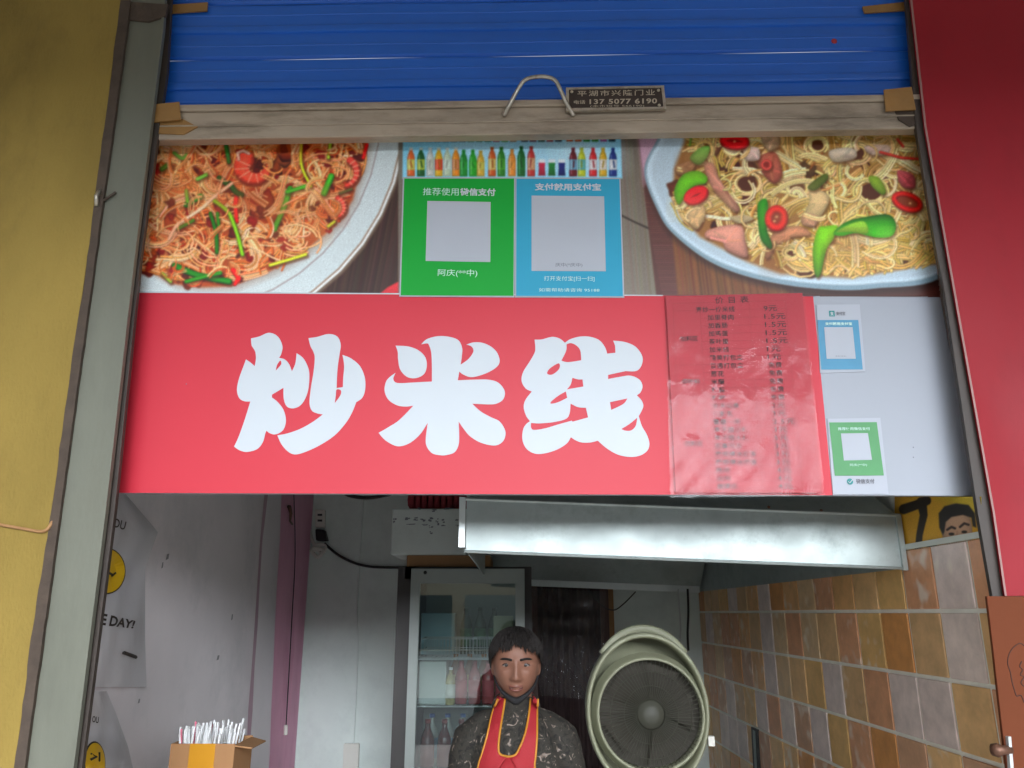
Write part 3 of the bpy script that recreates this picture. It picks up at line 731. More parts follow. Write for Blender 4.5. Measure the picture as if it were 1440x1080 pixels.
# big characters, traced outlines (crop coordinates; c marks a corner)
def loop(ox, spec):
    pts = [(ox + p[0] / 5.685, 460 + p[1] / 5.685) for p in spec]; cor = [len(p) > 2 for p in spec]; n = len(pts)
    out = []
    for i in range(n):
        p1, p2 = Vector(pts[i]), Vector(pts[(i + 1) % n])
        p0 = Vector(pts[i - 1]) if not cor[i] else p1 - (p2 - p1) * .0
        p3 = Vector(pts[(i + 2) % n]) if not cor[(i + 1) % n] else p2
        for k in range(6):
            t = k / 6
            out.append(.5 * ((2 * p1) + (p2 - p0) * t + (2 * p0 - 5 * p1 + 4 * p2 - p3) * t * t + (3 * p1 - p0 - 3 * p2 + p3) * t ** 3))
    return out
GLYPH = [
 (330, [[(130, 90, 1), (195, 75), (275, 45), (345, 75), (382, 150), (372, 215), (355, 245, 1), (400, 258), (435, 295), (458, 352, 1), (485, 290), (495, 208, 1), (550, 250), (590, 330), (597, 400), (588, 500), (560, 580), (520, 630), (465, 650), (415, 632), (392, 570), (390, 485, 1), (340, 515), (298, 540, 1), (298, 562, 1), (345, 600), (390, 660), (410, 740), (395, 810), (360, 845), (315, 858), (275, 845), (255, 828, 1), (245, 850), (225, 920), (180, 975), (100, 998), (40, 985), (-5, 955, 1), (30, 880), (80, 740), (125, 595, 1), (75, 592), (35, 565), (18, 500), (35, 410), (75, 300), (90, 258, 1), (130, 285), (160, 312, 1), (170, 250), (165, 200), (150, 170), (135, 145)],
        [(365, 268), (372, 295), (345, 330), (328, 348, 1), (340, 300)],
        [(590, 88, 1), (660, 78), (750, 55), (820, 75), (848, 140), (838, 220), (822, 340), (815, 487, 1), (865, 480, 1), (868, 400), (875, 310), (862, 222, 1), (930, 250), (1000, 310), (1040, 400), (1043, 500), (1020, 565), (972, 600, 1), (940, 680), (890, 765), (800, 865), (680, 945), (560, 1000), (480, 1018), (420, 990), (370, 930), (342, 865, 1), (420, 850), (520, 815), (620, 760), (705, 698, 1), (660, 690), (615, 665), (598, 600), (610, 480), (630, 360), (640, 250), (630, 200), (605, 150)],
        [(815, 500), (848, 505), (845, 545), (800, 608, 1), (808, 550)]]),
 (525, [[(178, 148, 1), (280, 155), (360, 185), (415, 240), (428, 310), (405, 375), (340, 408), (270, 398), (215, 340), (198, 260), (195, 200)],
        [(382, 138, 1), (430, 95), (520, 72), (610, 78), (680, 105), (710, 165), (708, 230), (698, 300, 1), (760, 255), (800, 195), (785, 155), (743, 140, 1), (800, 122), (870, 125), (940, 155), (990, 205), (1010, 270), (985, 320), (900, 370), (790, 400), (720, 380), (688, 355, 1), (675, 425, 1), (800, 420), (920, 420), (1000, 445), (1050, 510), (1040, 575), (990, 610), (930, 618), (790, 612, 1), (860, 675), (940, 720), (1010, 755), (1055, 830), (1045, 900), (1000, 940), (940, 945), (850, 920), (770, 870), (720, 810), (682, 755, 1), (686, 850), (682, 940), (650, 1000), (590, 1022), (540, 1025), (470, 1008), (425, 950), (420, 880), (435, 765, 1), (380, 850), (310, 915), (240, 948), (180, 950), (110, 915), (70, 880), (42, 845, 1), (120, 800), (210, 740), (320, 628, 1), (260, 635), (190, 625), (120, 580), (90, 510), (100, 440), (130, 400), (178, 365, 1), (160, 410), (175, 440), (220, 448), (330, 442), (468, 435, 1), (468, 300), (462, 200), (445, 145), (430, 130)]]),
 (725, [[(152, 100, 1), (210, 98), (290, 78), (350, 90), (395, 125, 1), (440, 95), (520, 75), (600, 78), (670, 105), (715, 160), (733, 212, 1), (798, 205, 1), (795, 150), (780, 108, 1), (870, 118), (950, 150), (1000, 205), (1017, 260), (1000, 320), (960, 352), (880, 352, 1), (740, 382, 1), (740, 415, 1), (830, 398), (920, 388), (990, 420), (1015, 470), (1000, 520), (970, 545, 1), (1010, 590), (1020, 640), (985, 712, 1), (1010, 790), (1050, 860), (1070, 930), (1055, 985), (1000, 1025), (920, 1038), (820, 1020), (730, 970), (658, 908, 1), (600, 922), (530, 922), (480, 905), (442, 880, 1), (410, 930), (330, 980), (230, 1010), (150, 1010), (85, 970), (55, 900), (60, 820), (85, 775), (116, 752, 1), (85, 710), (65, 640), (80, 580), (130, 515, 1), (80, 490), (48, 430), (60, 360), (110, 280), (150, 210), (158, 170)],
        [(408, 137, 1), (404, 190), (366, 268, 1), (420, 280), (525, 265, 1), (518, 190), (490, 150), (445, 128)],
        [(340, 290), (355, 310), (340, 345), (290, 380), (252, 370), (275, 330)],
        [(455, 405, 1), (500, 418), (535, 418, 1), (542, 475, 1), (410, 498, 1), (440, 460)],
        [(402, 514, 1), (413, 565, 1), (340, 600), (285, 612), (285, 595), (340, 550)],
        [(755, 600, 1), (895, 570, 1), (860, 615), (765, 662, 1)],
        [(973, 724, 1), (960, 790), (925, 825), (880, 828), (845, 815, 1), (910, 775)],
        [(124, 766, 1), (125, 805), (150, 822), (240, 808), (350, 775), (450, 748, 1), (456, 756, 1), (580, 722, 1), (562, 645, 1), (500, 640), (440, 612, 1), (432, 690), (400, 735), (300, 760), (190, 770)]]),
]
def glyph_mesh(ox, loops, Y, grow=0.0):
    cu = bpy.data.curves.new('g', 'CURVE'); cu.dimensions = '2D'; cu.fill_mode = 'BOTH'
    for lp in loops:
        pts = loop(ox, lp); sp = cu.splines.new('POLY'); sp.points.add(len(pts) - 1); sp.use_cyclic_u = True
        for i, p in enumerate(pts): sp.points[i].co = (p.x, -p.y, 0, 1)
    o = bpy.data.objects.new('g', cu); C.objects.link(o)
    dg = bpy.context.evaluated_depsgraph_get(); me = o.evaluated_get(dg).to_mesh()
    V = [PY(v.co.x, -v.co.y, Y) for v in me.vertices]; Fc = [tuple(p.vertices) for p in me.polygons]
    bpy.data.objects.remove(o); bpy.data.curves.remove(cu)
    return V, Fc
for ox, loops in GLYPH:
    obj('character', *glyph_mesh(ox, loops, YS - .0015), M['letter'], sign)

# ---- the printed food photographs
def blob(cx, cy, r, n=9, sq=1.0, rot=0, jit=.25):
    pts = []
    for i in range(n):
        a = 2 * math.pi * i / n; q = r * (1 + rng.uniform(-jit, jit))
        x = q * math.cos(a); y = q * sq * math.sin(a)
        pts.append((cx + x * math.cos(rot) - y * math.sin(rot), cy + x * math.sin(rot) + y * math.cos(rot)))
    return [tuple(p) for p in catmull([(p[0], p[1], 0) for p in pts], 4, True)]
def inside(poly, x, y):
    c = False; n = len(poly)
    for i in range(n):
        ax, ay = poly[i]; bx, by = poly[(i + 1) % n]
        if (ay > y) != (by > y) and x < (bx - ax) * (y - ay) / (by - ay) + ax: c = not c
    return c
def noodle(cv, x, y, ln, w, col, curl=.25, ang=None, **k):
    a = rng.uniform(0, 2 * math.pi) if ang is None else ang
    da = rng.normal(0, curl); pts = [(x, y)]; n = 9
    for i in range(n):
        da += rng.normal(0, curl * .45); da = np.clip(da, -.55, .55); a += da
        x += math.cos(a) * ln / n; y += math.sin(a) * ln / n * .9; pts.append((x, y))
    cv.stroke(pts, w, col, **k)
def bundle(cv, x, y, ln, w, cols, k, curl=.2, poly=None, **kw):
    a = rng.uniform(0, 2 * math.pi); da = rng.normal(0, curl); n = 9; pts = [(x, y)]; an = [a]
    for i in range(n):
        da = np.clip(da + rng.normal(0, curl * .4), -.5, .5); a += da
        x += math.cos(a) * ln / n; y += math.sin(a) * ln / n * .9
        if poly is not None and not inside(poly, x, y): break
        pts.append((x, y)); an.append(a)
    if len(pts) < 4: return
    for q in rng.permutation(k):
        off = (q - k / 2) * w * rng.uniform(.8, 1.15); c0 = int(rng.integers(0, 2)); c1 = len(pts) - int(rng.integers(0, 2))
        spread = rng.uniform(.75, 1.25)
        cv.stroke([(p[0] - math.sin(b) * off * (1 + (spread - 1) * i / 5), p[1] + math.cos(b) * off * (1 + (spread - 1) * i / 5)) for i, (p, b) in enumerate(zip(pts, an))][c0:c1], w * rng.uniform(.85, 1.15), jitc(cols[rng.integers(len(cols))], 13), **kw)
def jitc(c, s=18): return np.clip(np.array(c) + rng.normal(0, s) + rng.normal(0, 5, 3), 0, 255)
cv = Canvas(158, 1334, 150, 421, 1.0, (74, 52, 44))
# dark wood table of the left picture
for x in range(400, 575, 3):
    cv.stroke([(x + 40, 150), (x - 14, 424)], rng.uniform(1.5, 4), jitc((66, 46, 40), 9), shade=.1, hi=0, alpha=.6)
cv.poly([(521, 424), (545, 404), (566, 393), (566, 424)], (196, 62, 72), grad=.2)
PCX, PCY = 258, 160
cv.ellipse(PCX, PCY + 3, 315, 315, (120, 105, 92), soft=3)
cv.ellipse(PCX, PCY, 313, 313, (228, 232, 232), soft=1.4)
cv.ellipse(PCX, PCY, 309.5, 309.5, (150, 128, 110), soft=1.2)
cv.ellipse(PCX, PCY, 307.5, 307.5, (206, 216, 218), soft=1.2)
cv.ellipse(PCX, PCY, 278, 278, (152, 138, 138), soft=1.2)
cv.ellipse(PCX, PCY, 276.6, 276.6, (208, 217, 218), soft=1.2)
heapL = [(120, 130), (519, 130), (517, 199), (512, 231), (500, 262), (496, 281), (470, 318), (427, 355), (380, 381), (327, 402), (282, 404), (243, 399), (206, 378), (120, 378)]
cv.poly([(x + 6, y + 6) for x, y in heapL], (172, 160, 152), soft=12, alpha=.8)
cv.poly(heapL, (176, 90, 52), soft=5)
def scatter(poly, n, x0, x1, y0, y1):
    out = []
    while len(out) < n:
        x, y = rng.uniform(x0, x1), rng.uniform(y0, y1)
        if inside(poly, x, y): out.append((x, y))
    return out
for x, y in scatter(heapL, 150, 160, 520, 150, 405): cv.poly(blob(x, y, rng.uniform(4, 12)), jitc((128, 48, 26), 22), shade=.3, soft=3)
NL = [(224, 132, 76), (236, 164, 108), (212, 104, 54), (238, 180, 130), (196, 84, 42), (230, 146, 90)]
for x, y in scatter(heapL, 330, 160, 520, 150, 400): bundle(cv, x, y, rng.uniform(35, 90), rng.uniform(2.0, 3.0), NL, int(rng.integers(2, 7)), .15, heapL, shade=.62, hi=.1)
for x, y in scatter(heapL, 90, 160, 515, 160, 398): cv.poly(blob(x, y, rng.uniform(3, 8), jit=.45), jitc([(198, 78, 42), (138, 48, 26), (222, 120, 70), (168, 38, 34), (110, 42, 24)][rng.integers(5)], 14), shade=.4, soft=2.5)
# browned meat in the middle
for x, y in ((352, 285), (365, 296), (340, 300), (357, 318), (375, 280), (352, 330), (384, 306), (372, 322), (398, 225), (388, 238), (404, 214), (430, 292), (440, 280), (424, 300)):
    cv.poly(blob(x, y, rng.uniform(9, 14), jit=.35), jitc((172, 78, 36), 18), shade=.55, soft=1.6, grad=.5)
for x, y in scatter(heapL, 150, 160, 515, 165, 398): bundle(cv, x, y, rng.uniform(30, 80), rng.uniform(1.9, 2.8), [(240, 190, 142), (226, 156, 104), (246, 208, 170)], int(rng.integers(1, 6)), .17, heapL, shade=.55, hi=.12)
for x, y in scatter(heapL, 60, 160, 515, 165, 398): cv.poly(blob(x, y, rng.uniform(3, 7), jit=.5), jitc([(206, 92, 52), (120, 44, 26), (190, 46, 38)][rng.integers(3)], 14), shade=.4, soft=2.5)
for cx, cy in ((425, 325), (300, 350), (250, 340), (415, 340), (240, 235), (455, 240)):      # swirls
    for r in range(6):
        a0 = rng.uniform(0, 6); cv.stroke([(cx + (12 + r * 5) * math.cos(a0 + t), cy + (8 + r * 4) * math.sin(a0 + t)) for t in np.linspace(0, rng.uniform(1.2, 2.6), 10)], 2.6, jitc((238, 184, 136), 12), shade=.55)
# shrimp
def shrimp(cx, cy, r, w, a0, a1, col=(228, 84, 62)):
    ts = np.linspace(a0, a1, 14); ws = [w * (1.0 - .55 * i / 13) for i in range(14)]
    pts = [(cx + r * math.cos(t), cy + r * .85 * math.sin(t)) for t in ts]
    cv.stroke([(x + 1.5, y + 2.5) for x, y in pts], [q + 3 for q in ws], (110, 44, 26), shade=.1, alpha=.75, soft=3)
    cv.stroke(pts, ws, col, shade=.38, hi=.22)
    for i in range(1, 13, 2):
        t = ts[i]; q = ws[i] * .46
        cv.stroke([(cx + (r - q) * math.cos(t), cy + (r - q) * .85 * math.sin(t)), (cx + (r + q) * math.cos(t), cy + (r + q) * .85 * math.sin(t))], 2.0, (246, 176, 152), shade=0, hi=0, alpha=.8)
shrimp(358, 236, 18, 25, 3.9, .25, (226, 88, 68))
for pts in ([(336, 224), (334, 215), (342, 212), (350, 216)],): cv.stroke(pts, 4.5, (240, 190, 172))
shrimp(478, 242, 24, 11, -.9, 1.2, (216, 84, 74))
shrimp(466, 292, 18, 9, -1.0, .9, (212, 92, 82))
for pts in ([(334, 270), (331, 288), (333, 312)], [(328, 380), (336, 392), (330, 400)], [(516, 204), (511, 222)]): cv.stroke(pts, [7, 7, 5][:len(pts)] if len(pts) > 2 else 5, (212, 40, 40), shade=.4, hi=.25)
# spring onion
G1, G2 = (66, 142, 44), (112, 172, 52)
for pts, w, c in (([(302, 283), (322, 300), (334, 330), (341, 358)], 6, (128, 176, 44)), ([(296, 300), (304, 328), (305, 355)], 5.5, (42, 108, 32)), ([(306, 300), (308, 322)], 5, (58, 122, 36)),
                  ([(408, 265), (400, 290), (386, 322)], 8, G1), ([(404, 270), (430, 262)], 6, (74, 150, 50)), ([(466, 248), (456, 272)], 9, (74, 160, 54)),
                  ([(246, 374), (278, 387), (322, 396)], 9, (40, 118, 40)), ([(262, 396), (292, 388), (310, 384)], 6, (60, 130, 44)), ([(380, 373), (404, 366), (430, 358)], 5, (188, 190, 70)),
                  ([(424, 200), (424, 232), (437, 262)], 4.5, (182, 188, 58)), ([(466, 192), (462, 222)], 5, (150, 176, 66)), ([(262, 288), (282, 276)], 8, (56, 128, 42)), ([(262, 268), (264, 284)], 5, (110, 160, 60)),
                  ([(245, 215), (256, 223), (262, 218)], 5, (80, 140, 60)), ([(243, 190), (252, 196)], 8, (78, 118, 44)), ([(228, 238), (238, 230)], 7, (70, 108, 44)), ([(322, 258), (332, 270), (340, 274)], 8, (28, 84, 34)), ([(308, 250), (318, 258)], 7, (36, 92, 36)),
                  ([(278, 252), (290, 246)], 6, (112, 170, 76)), ([(250, 322), (272, 310)], 5, (84, 118, 44)), ([(228, 385), (240, 396)], 5, (140, 170, 70)), ([(462, 318), (470, 312)], 5, (178, 190, 66)), ([(478, 272), (494, 266)], 4, (96, 100, 62)), ([(318, 205), (322, 228)], 6, (54, 110, 52))):
    cv.stroke([(x + 1.2, y + 2) for x, y in pts], w + 2.5, (88, 44, 24), shade=0, hi=0, alpha=.55, soft=3)
    cv.stroke(catmull([(p[0], p[1], 0) for p in pts], 6), w, c, shade=.5, hi=.28)
for pts in ([(258, 310), (285, 292), (300, 278), (326, 258)], [(238, 336), (248, 318), (264, 306)]): cv.stroke(catmull([(p[0], p[1], 0) for p in pts], 5), [5] * (len(pts) * 5 - 4), (242, 206, 176), shade=.4, hi=.1)
for x, y in scatter(heapL, 60, 170, 500, 190, 395): bundle(cv, x, y, rng.uniform(20, 50), rng.uniform(1.8, 2.6), [(236, 166, 112), (242, 190, 146), (214, 116, 66)], int(rng.integers(1, 4)), .2, heapL, shade=.55, hi=.1)
for k in range(26):       # broad light and dark areas of the heap
    x, y = rng.uniform(180, 480), rng.uniform(190, 380)
    if inside(heapL, x, y): cv.ellipse(x, y, rng.uniform(14, 34), rng.uniform(10, 24), (150, 50, 24) if k % 2 else (240, 186, 130), soft=26, alpha=.22)
# ---- right picture: boards, mat, bowl
cv.poly([(560, 150), (906, 150), (935, 424), (560, 424)], (128, 122, 112))
for x in range(868, 940, 2): cv.stroke([(x, 150), (x + 22, 424)], rng.uniform(1, 3), jitc((130, 122, 110), 9), shade=0, hi=0, alpha=.5)
cv.stroke([(868, 300), (892, 312), (914, 322)], 2.5, (66, 58, 52), shade=0, hi=0)
cv.poly([(892, 150), (1340, 150), (1340, 424), (924, 424), (906, 270)], (92, 58, 52), soft=2)
cv.poly([(892, 150), (960, 150), (938, 240), (905, 262)], (196, 164, 180), soft=6)
for i in range(0, 170, 3):
    cv.stroke([(900 + i * .2, 255 + i), (948 + i * .4, 255 + i)], 1.2, jitc((140, 96, 92), 10), shade=0, hi=0, alpha=.5)
cv.poly([(944, 318), (1060, 380), (1130, 424), (954, 424)], (122, 84, 50), soft=3)
for x in range(946, 1110, 5): cv.stroke([(x, 320 + max(0, x - 960) * .4), (x + 12, 424)], rng.uniform(1.5, 3.5), jitc((118, 80, 48), 14), shade=0, hi=0, alpha=.7)
bowl = catmull([(p[0], p[1], 0) for p in [(906, 241), (925, 297), (948, 330), (1000, 369), (1066, 393), (1147, 406), (1229, 406), (1334, 382), (1380, 250), (1330, 130), (960, 140), (925, 195)]], 8, True)
bowl = [(p.x, p.y) for p in bowl]
cv.poly([(x + 1, y + 8) for x, y in bowl], (58, 40, 34), soft=10, alpha=.8)
cv.poly(bowl, (142, 164, 176), soft=1.6)
cv.poly([(1130 + (x - 1130) * .985, 240 + (y - 240) * .955) for x, y in bowl], (206, 222, 232), soft=3)
cv.poly([(1140 + (x - 1140) * .955, 236 + (y - 236) * .93) for x, y in bowl], (190, 206, 216), soft=5)
heapR = [(968, 150), (962, 200), (948, 238), (946, 287), (984, 333), (1053, 369), (1098, 385), (1196, 391), (1334, 368), (1340, 150)]
cv.poly(heapR, (158, 116, 72), soft=6)
for x, y in scatter(heapR, 130, 945, 1334, 150, 390): cv.poly(blob(x, y, rng.uniform(5, 14)), jitc((104, 62, 38), 20), shade=.3, soft=3)
NR = [(222, 194, 130), (206, 170, 106), (234, 212, 156), (190, 148, 88), (228, 200, 142)]
def right_noodles(n, x0, x1, y0, y1, wlo, whi, curl, cols=NR):
    for x, y in scatter(heapR, n, x0, x1, y0, y1): noodle(cv, x, y, rng.uniform(25, 80), rng.uniform(wlo, whi), jitc(cols[rng.integers(len(cols))], 12), curl=curl, shade=.6, hi=.14)
for x, y in scatter(heapR, 190, 945, 1334, 150, 388): bundle(cv, x, y, rng.uniform(35, 95), rng.uniform(2.4, 3.4), NR, int(rng.integers(2, 6)), .19, heapR, shade=.6, hi=.12)
for x, y in scatter(heapR, 110, 1080, 1334, 150, 330): bundle(cv, x, y, rng.uniform(35, 95), rng.uniform(2.4, 3.4), NR, int(rng.integers(2, 6)), .2, heapR, shade=.6, hi=.12)
for i in range(150):
    x, y = rng.uniform(1150, 1334), rng.uniform(330, 388)
    if inside(heapR, x, y): bundle(cv, x, y, rng.uniform(40, 80), rng.uniform(2.8, 4), [(228, 196, 128), (214, 178, 108)], 2, .12, heapR, shade=.55)
for cx, cy, r in ((1050, 258, 18), (1040, 215, 11), (1225, 270, 20), (1120, 264, 15), (1205, 215, 16), (1085, 195, 13), (1150, 205, 14), (1112, 355, 9)):
    cv.ellipse(cx, cy, r * .8, r * .65, (96, 58, 38), soft=3)
    for q in range(5):
        rr = r + q * 2.2 - 4; a0 = rng.uniform(0, 6)
        cv.stroke([(cx + rr * math.cos(a0 + t), cy + rr * .8 * math.sin(a0 + t)) for t in np.linspace(0, rng.uniform(2.4, 4.6), 14)], 3.2, jitc((232, 208, 152), 10), shade=.55)
for x, y in scatter(heapR, 45, 950, 1330, 185, 385): bundle(cv, x, y, rng.uniform(30, 80), 2.7, [(238, 216, 164), (246, 228, 184)], int(rng.integers(1, 5)), .22, heapR, shade=.55)
def piece(pts, col, shade=.3, grad=.25, sh=True):
    p = catmull([(q[0], q[1], 0) for q in pts], 5, True); p = [(q.x, q.y) for q in p]
    if sh: cv.poly([(x + 1.5, y + 3) for x, y in p], (84, 50, 34), soft=4, alpha=.65)
    cv.poly(p, col, shade=shade, grad=grad, soft=1.4)
# bacon and onion pieces
for pts, c in (([(990, 232), (1003, 230), (1012, 252), (1028, 276), (1040, 292), (1034, 298), (1016, 282), (1000, 262)], (214, 158, 138)), ([(998, 322), (1040, 316), (1048, 338), (1050, 362), (1022, 352), (1014, 338), (992, 334)], (222, 164, 146)),
               ([(1140, 268), (1160, 270), (1166, 284), (1150, 308), (1132, 302), (1138, 284)], (226, 198, 152)), ([(1166, 212), (1198, 208), (1204, 222), (1174, 228)], (232, 216, 196)), ([(1216, 206), (1248, 204), (1252, 216), (1226, 218)], (230, 206, 196)),
               ([(1066, 222), (1090, 214), (1100, 244), (1088, 258), (1070, 240)], (198, 118, 100)), ([(1046, 208), (1066, 208), (1068, 224), (1050, 226)], (232, 206, 192)), ([(1100, 322), (1126, 318), (1140, 330), (1112, 334), (1092, 342), (1084, 360), (1076, 362), (1082, 336)], (206, 152, 120)),
               ([(966, 300), (986, 286), (992, 300), (982, 322), (970, 316)], (226, 190, 146)), ([(950, 234), (976, 226), (974, 240), (954, 246)], (206, 158, 120)), ([(1026, 306), (1046, 302), (1060, 308), (1040, 314)], (232, 208, 168)), ([(1262, 240), (1284, 246), (1286, 264), (1268, 262)], (212, 110, 116)),
               ([(1072, 188), (1092, 186), (1096, 204), (1082, 212), (1072, 200)], (228, 200, 166)), ([(1130, 300), (1150, 304), (1146, 318), (1128, 316)], (222, 176, 146))):
    piece(pts, c)
    P_ = np.array(pts); m_ = P_.mean(0)
    for q in range(5):
        a_, b_ = P_[rng.integers(len(P_))], P_[rng.integers(len(P_))]
        cv.stroke([tuple(m_ + (a_ - m_) * .75), tuple(m_ + rng.normal(0, 2, 2)), tuple(m_ + (b_ - m_) * .75)], rng.uniform(1.5, 4), jitc(np.array(c) * rng.choice([.8, 1.1]), 8), shade=.1, hi=0, soft=2.5, alpha=.55)
for x, y in scatter(heapR, 30, 950, 1330, 185, 385): bundle(cv, x, y, rng.uniform(25, 60), 3.2, [(236, 212, 160), (226, 196, 138)], int(rng.integers(1, 3)), .34, heapR, shade=.55)
# green pepper and red chilli rings
def ring(cx, cy, rx, ry, rot, w, col, hole=(92, 40, 28)):
    cv.ellipse(cx + 1.5, cy + 3, rx + w * .5, ry + w * .5, (84, 50, 34), rot, soft=4, alpha=.6)
    cv.ellipse(cx, cy, rx * .8, ry * .8, hole, rot, soft=2)
    c, s = math.cos(rot), math.sin(rot)
    cv.stroke([(cx + rx * math.cos(t) * c - ry * math.sin(t) * s, cy + rx * math.cos(t) * s + ry * math.sin(t) * c) for t in np.linspace(0, 6.4, 22)], w, col, shade=.45, hi=.2)
piece([(948, 268), (960, 246), (980, 240), (994, 248), (992, 258), (976, 262), (964, 276), (954, 288)], (122, 196, 48))
piece([(970, 222), (984, 208), (998, 206), (994, 222), (982, 232)], (136, 190, 96))
piece([(1066, 286), (1078, 280), (1080, 300), (1078, 322), (1086, 344), (1082, 350), (1070, 336), (1066, 312)], (62, 150, 40))
piece([(1150, 322), (1160, 318), (1178, 318), (1172, 336), (1162, 352), (1154, 386), (1146, 386), (1143, 352)], (132, 196, 44), grad=.4)
piece([(1172, 328), (1190, 312), (1222, 304), (1250, 302), (1260, 316), (1254, 332), (1232, 334), (1204, 328), (1184, 332)], (82, 176, 52), grad=-.5)
piece([(1176, 326), (1198, 314), (1216, 312), (1220, 328), (1196, 326)], (160, 206, 82), sh=False, shade=.1)
piece([(1222, 248), (1236, 250), (1246, 268), (1240, 274), (1226, 262)], (150, 180, 70))
piece([(1136, 262), (1160, 244), (1164, 252), (1146, 268)], (104, 120, 54))
for y in (186, 205): cv.stroke([(972, y - 12), (970, y)], 3, (120, 160, 80))
ring(1033, 199, 15, 6, .08, 12, (198, 38, 46), (150, 34, 36)); ring(979, 275, 12, 6, -.45, 13, (216, 48, 58), (170, 50, 50)); ring(1092, 307, 11, 13, .1, 11, (206, 48, 46), (140, 56, 44)); ring(1276, 284, 19, 10, .35, 8, (192, 50, 42), (150, 84, 60)); ring(1078, 232, 6, 6, 0, 5, (190, 90, 80), (150, 60, 54))
for x, y in ((1092, 305), (1089, 311), (1033, 199), (1280, 286)): cv.ellipse(x, y, 2.2, 1.6, (236, 200, 150), soft=1.5, alpha=.8)
for pts in ([(1238, 214), (1268, 222), (1296, 224)], [(1262, 196), (1270, 206)]): cv.stroke(pts, 4, (208, 74, 66))
for k in range(24):
    x, y = rng.uniform(960, 1320), rng.uniform(190, 375)
    if inside(heapR, x, y): cv.ellipse(x, y, rng.uniform(14, 36), rng.uniform(10, 22), (110, 66, 36) if k % 2 else (244, 224, 172), soft=26, alpha=.2)
# ---- strip of drinks between the pictures
cv.poly([(567, 150), (872, 150), (875, 251), (566, 251)], (150, 208, 232))
for i in range(30): cv.ellipse(rng.uniform(600, 850), rng.uniform(190, 245), rng.uniform(20, 50), rng.uniform(8, 20), (206, 226, 236), soft=25, alpha=.18)
for i, c in enumerate([(40, 40, 52)] * 7 + [(34, 100, 60)] * 3 + [(196, 60, 70), (110, 160, 60), (206, 130, 70), (60, 44, 60), (120, 40, 62), (40, 74, 56), (176, 60, 72), (36, 50, 72), (214, 112, 70), (216, 104, 50), (50, 140, 50), (70, 146, 54), (200, 120, 180), (40, 60, 70)]):
    x = 579 + i * 11.9 + (0, 4)[i > 12] + (0, 4)[i > 17]
    cv.poly([(x - 4.5, 176), (x + 4.5, 176), (x + 4.5, 199), (x - 4.5, 199)], c, shade=.2)
    cv.stroke([(x - 1.5, 176), (x - 1.5, 197)], 1.5, (230, 230, 235), alpha=.4, shade=0)
BT = [(578, (232, 122, 62), (220, 214, 120), 40), (592, (34, 104, 52), (190, 206, 92), 40), (605, (222, 226, 220), (206, 212, 196), 40), (617, (238, 190, 48), (226, 90, 60), 40), (629, (210, 226, 200), (224, 238, 226), 40), (641, (240, 160, 50), (214, 150, 110), 40), (652, (36, 150, 62), (52, 170, 74), 37), (665, (54, 176, 56), (66, 184, 60), 37), (676, (226, 190, 84), (214, 206, 110), 36),
      (692, (216, 112, 50), (226, 206, 130), 41), (705, (60, 140, 48), (96, 176, 62), 41), (720, (236, 160, 74), (240, 170, 88), 38), (733, (26, 110, 50), (36, 130, 62), 42), (747, (206, 76, 70), (222, 178, 140), 42), (806, (120, 30, 44), (130, 180, 206), 40), (818, (206, 214, 70), (120, 190, 190), 40), (834, (222, 60, 66), (236, 236, 238), 40), (848, (232, 190, 60), (238, 232, 226), 40), (862, (36, 66, 140), (232, 236, 240), 40)]
for x, c, lab, h in BT:
    b = 248.0; w = 5.4; top = b - h
    body = [(x - w, b), (x - w, top + 15), (x - w * .75, top + 9), (x - 2.2, top + 5), (x - 2.0, top), (x + 2.0, top), (x + 2.2, top + 5), (x + w * .75, top + 9), (x + w, top + 15), (x + w, b)]
    cv.poly(body, c, shade=.25); cv.poly([(x - w, b - 9), (x - w, top + 16), (x + w, top + 16), (x + w, b - 9)], lab, shade=.2)
    cv.stroke([(x + rng.uniform(-1, 1), top + 19), (x + rng.uniform(-2, 2), b - 13)], 2.6, np.array(c) * .6, shade=0, alpha=.75)
    cv.stroke([(x - 2.5, top + 10), (x - 2.5, b - 3)], 1.3, (250, 250, 250), shade=0, alpha=.45)
    cv.poly([(x - 2.2, top + 3), (x - 2.2, top), (x + 2.2, top), (x + 2.2, top + 3)], (235, 235, 235) if x < 645 else np.array(c) * .8)
for x, c in ((762, (206, 66, 96)), (776, (46, 136, 70)), (790, (40, 56, 130))):
    cv.poly([(x - 5, 224), (x + 5, 224), (x + 4, 236), (x + 5.5, 247), (x - 5.5, 247), (x - 4, 236)], (226, 232, 240)); cv.poly([(x - 4.6, 229), (x + 4.6, 229), (x + 4, 236), (x + 5, 247), (x - 5, 247), (x - 4, 236)], c, shade=.25, grad=.3)
cv.blur(2)
lum = cv.a.mean(2, keepdims=True)
cv.a = np.clip((lum + (cv.a - lum) * 1.14 - .5) * 1.18 + .475, 0.02, 1)      # punchy print colours
cv.noise(.03)
xl = lambda y: 222 + (y - 120) * -.0895
def keep_photo(X, Y):
    return (X > 222 - (Y - 120) * .0895) & (X < 1283 + (Y - 120) * .1315) & (Y < 410.5 + (X - 198) * .0066 - .8)
cv.mesh('food_photographs', np_PY(YS), M['photo'], sign, keep_photo)

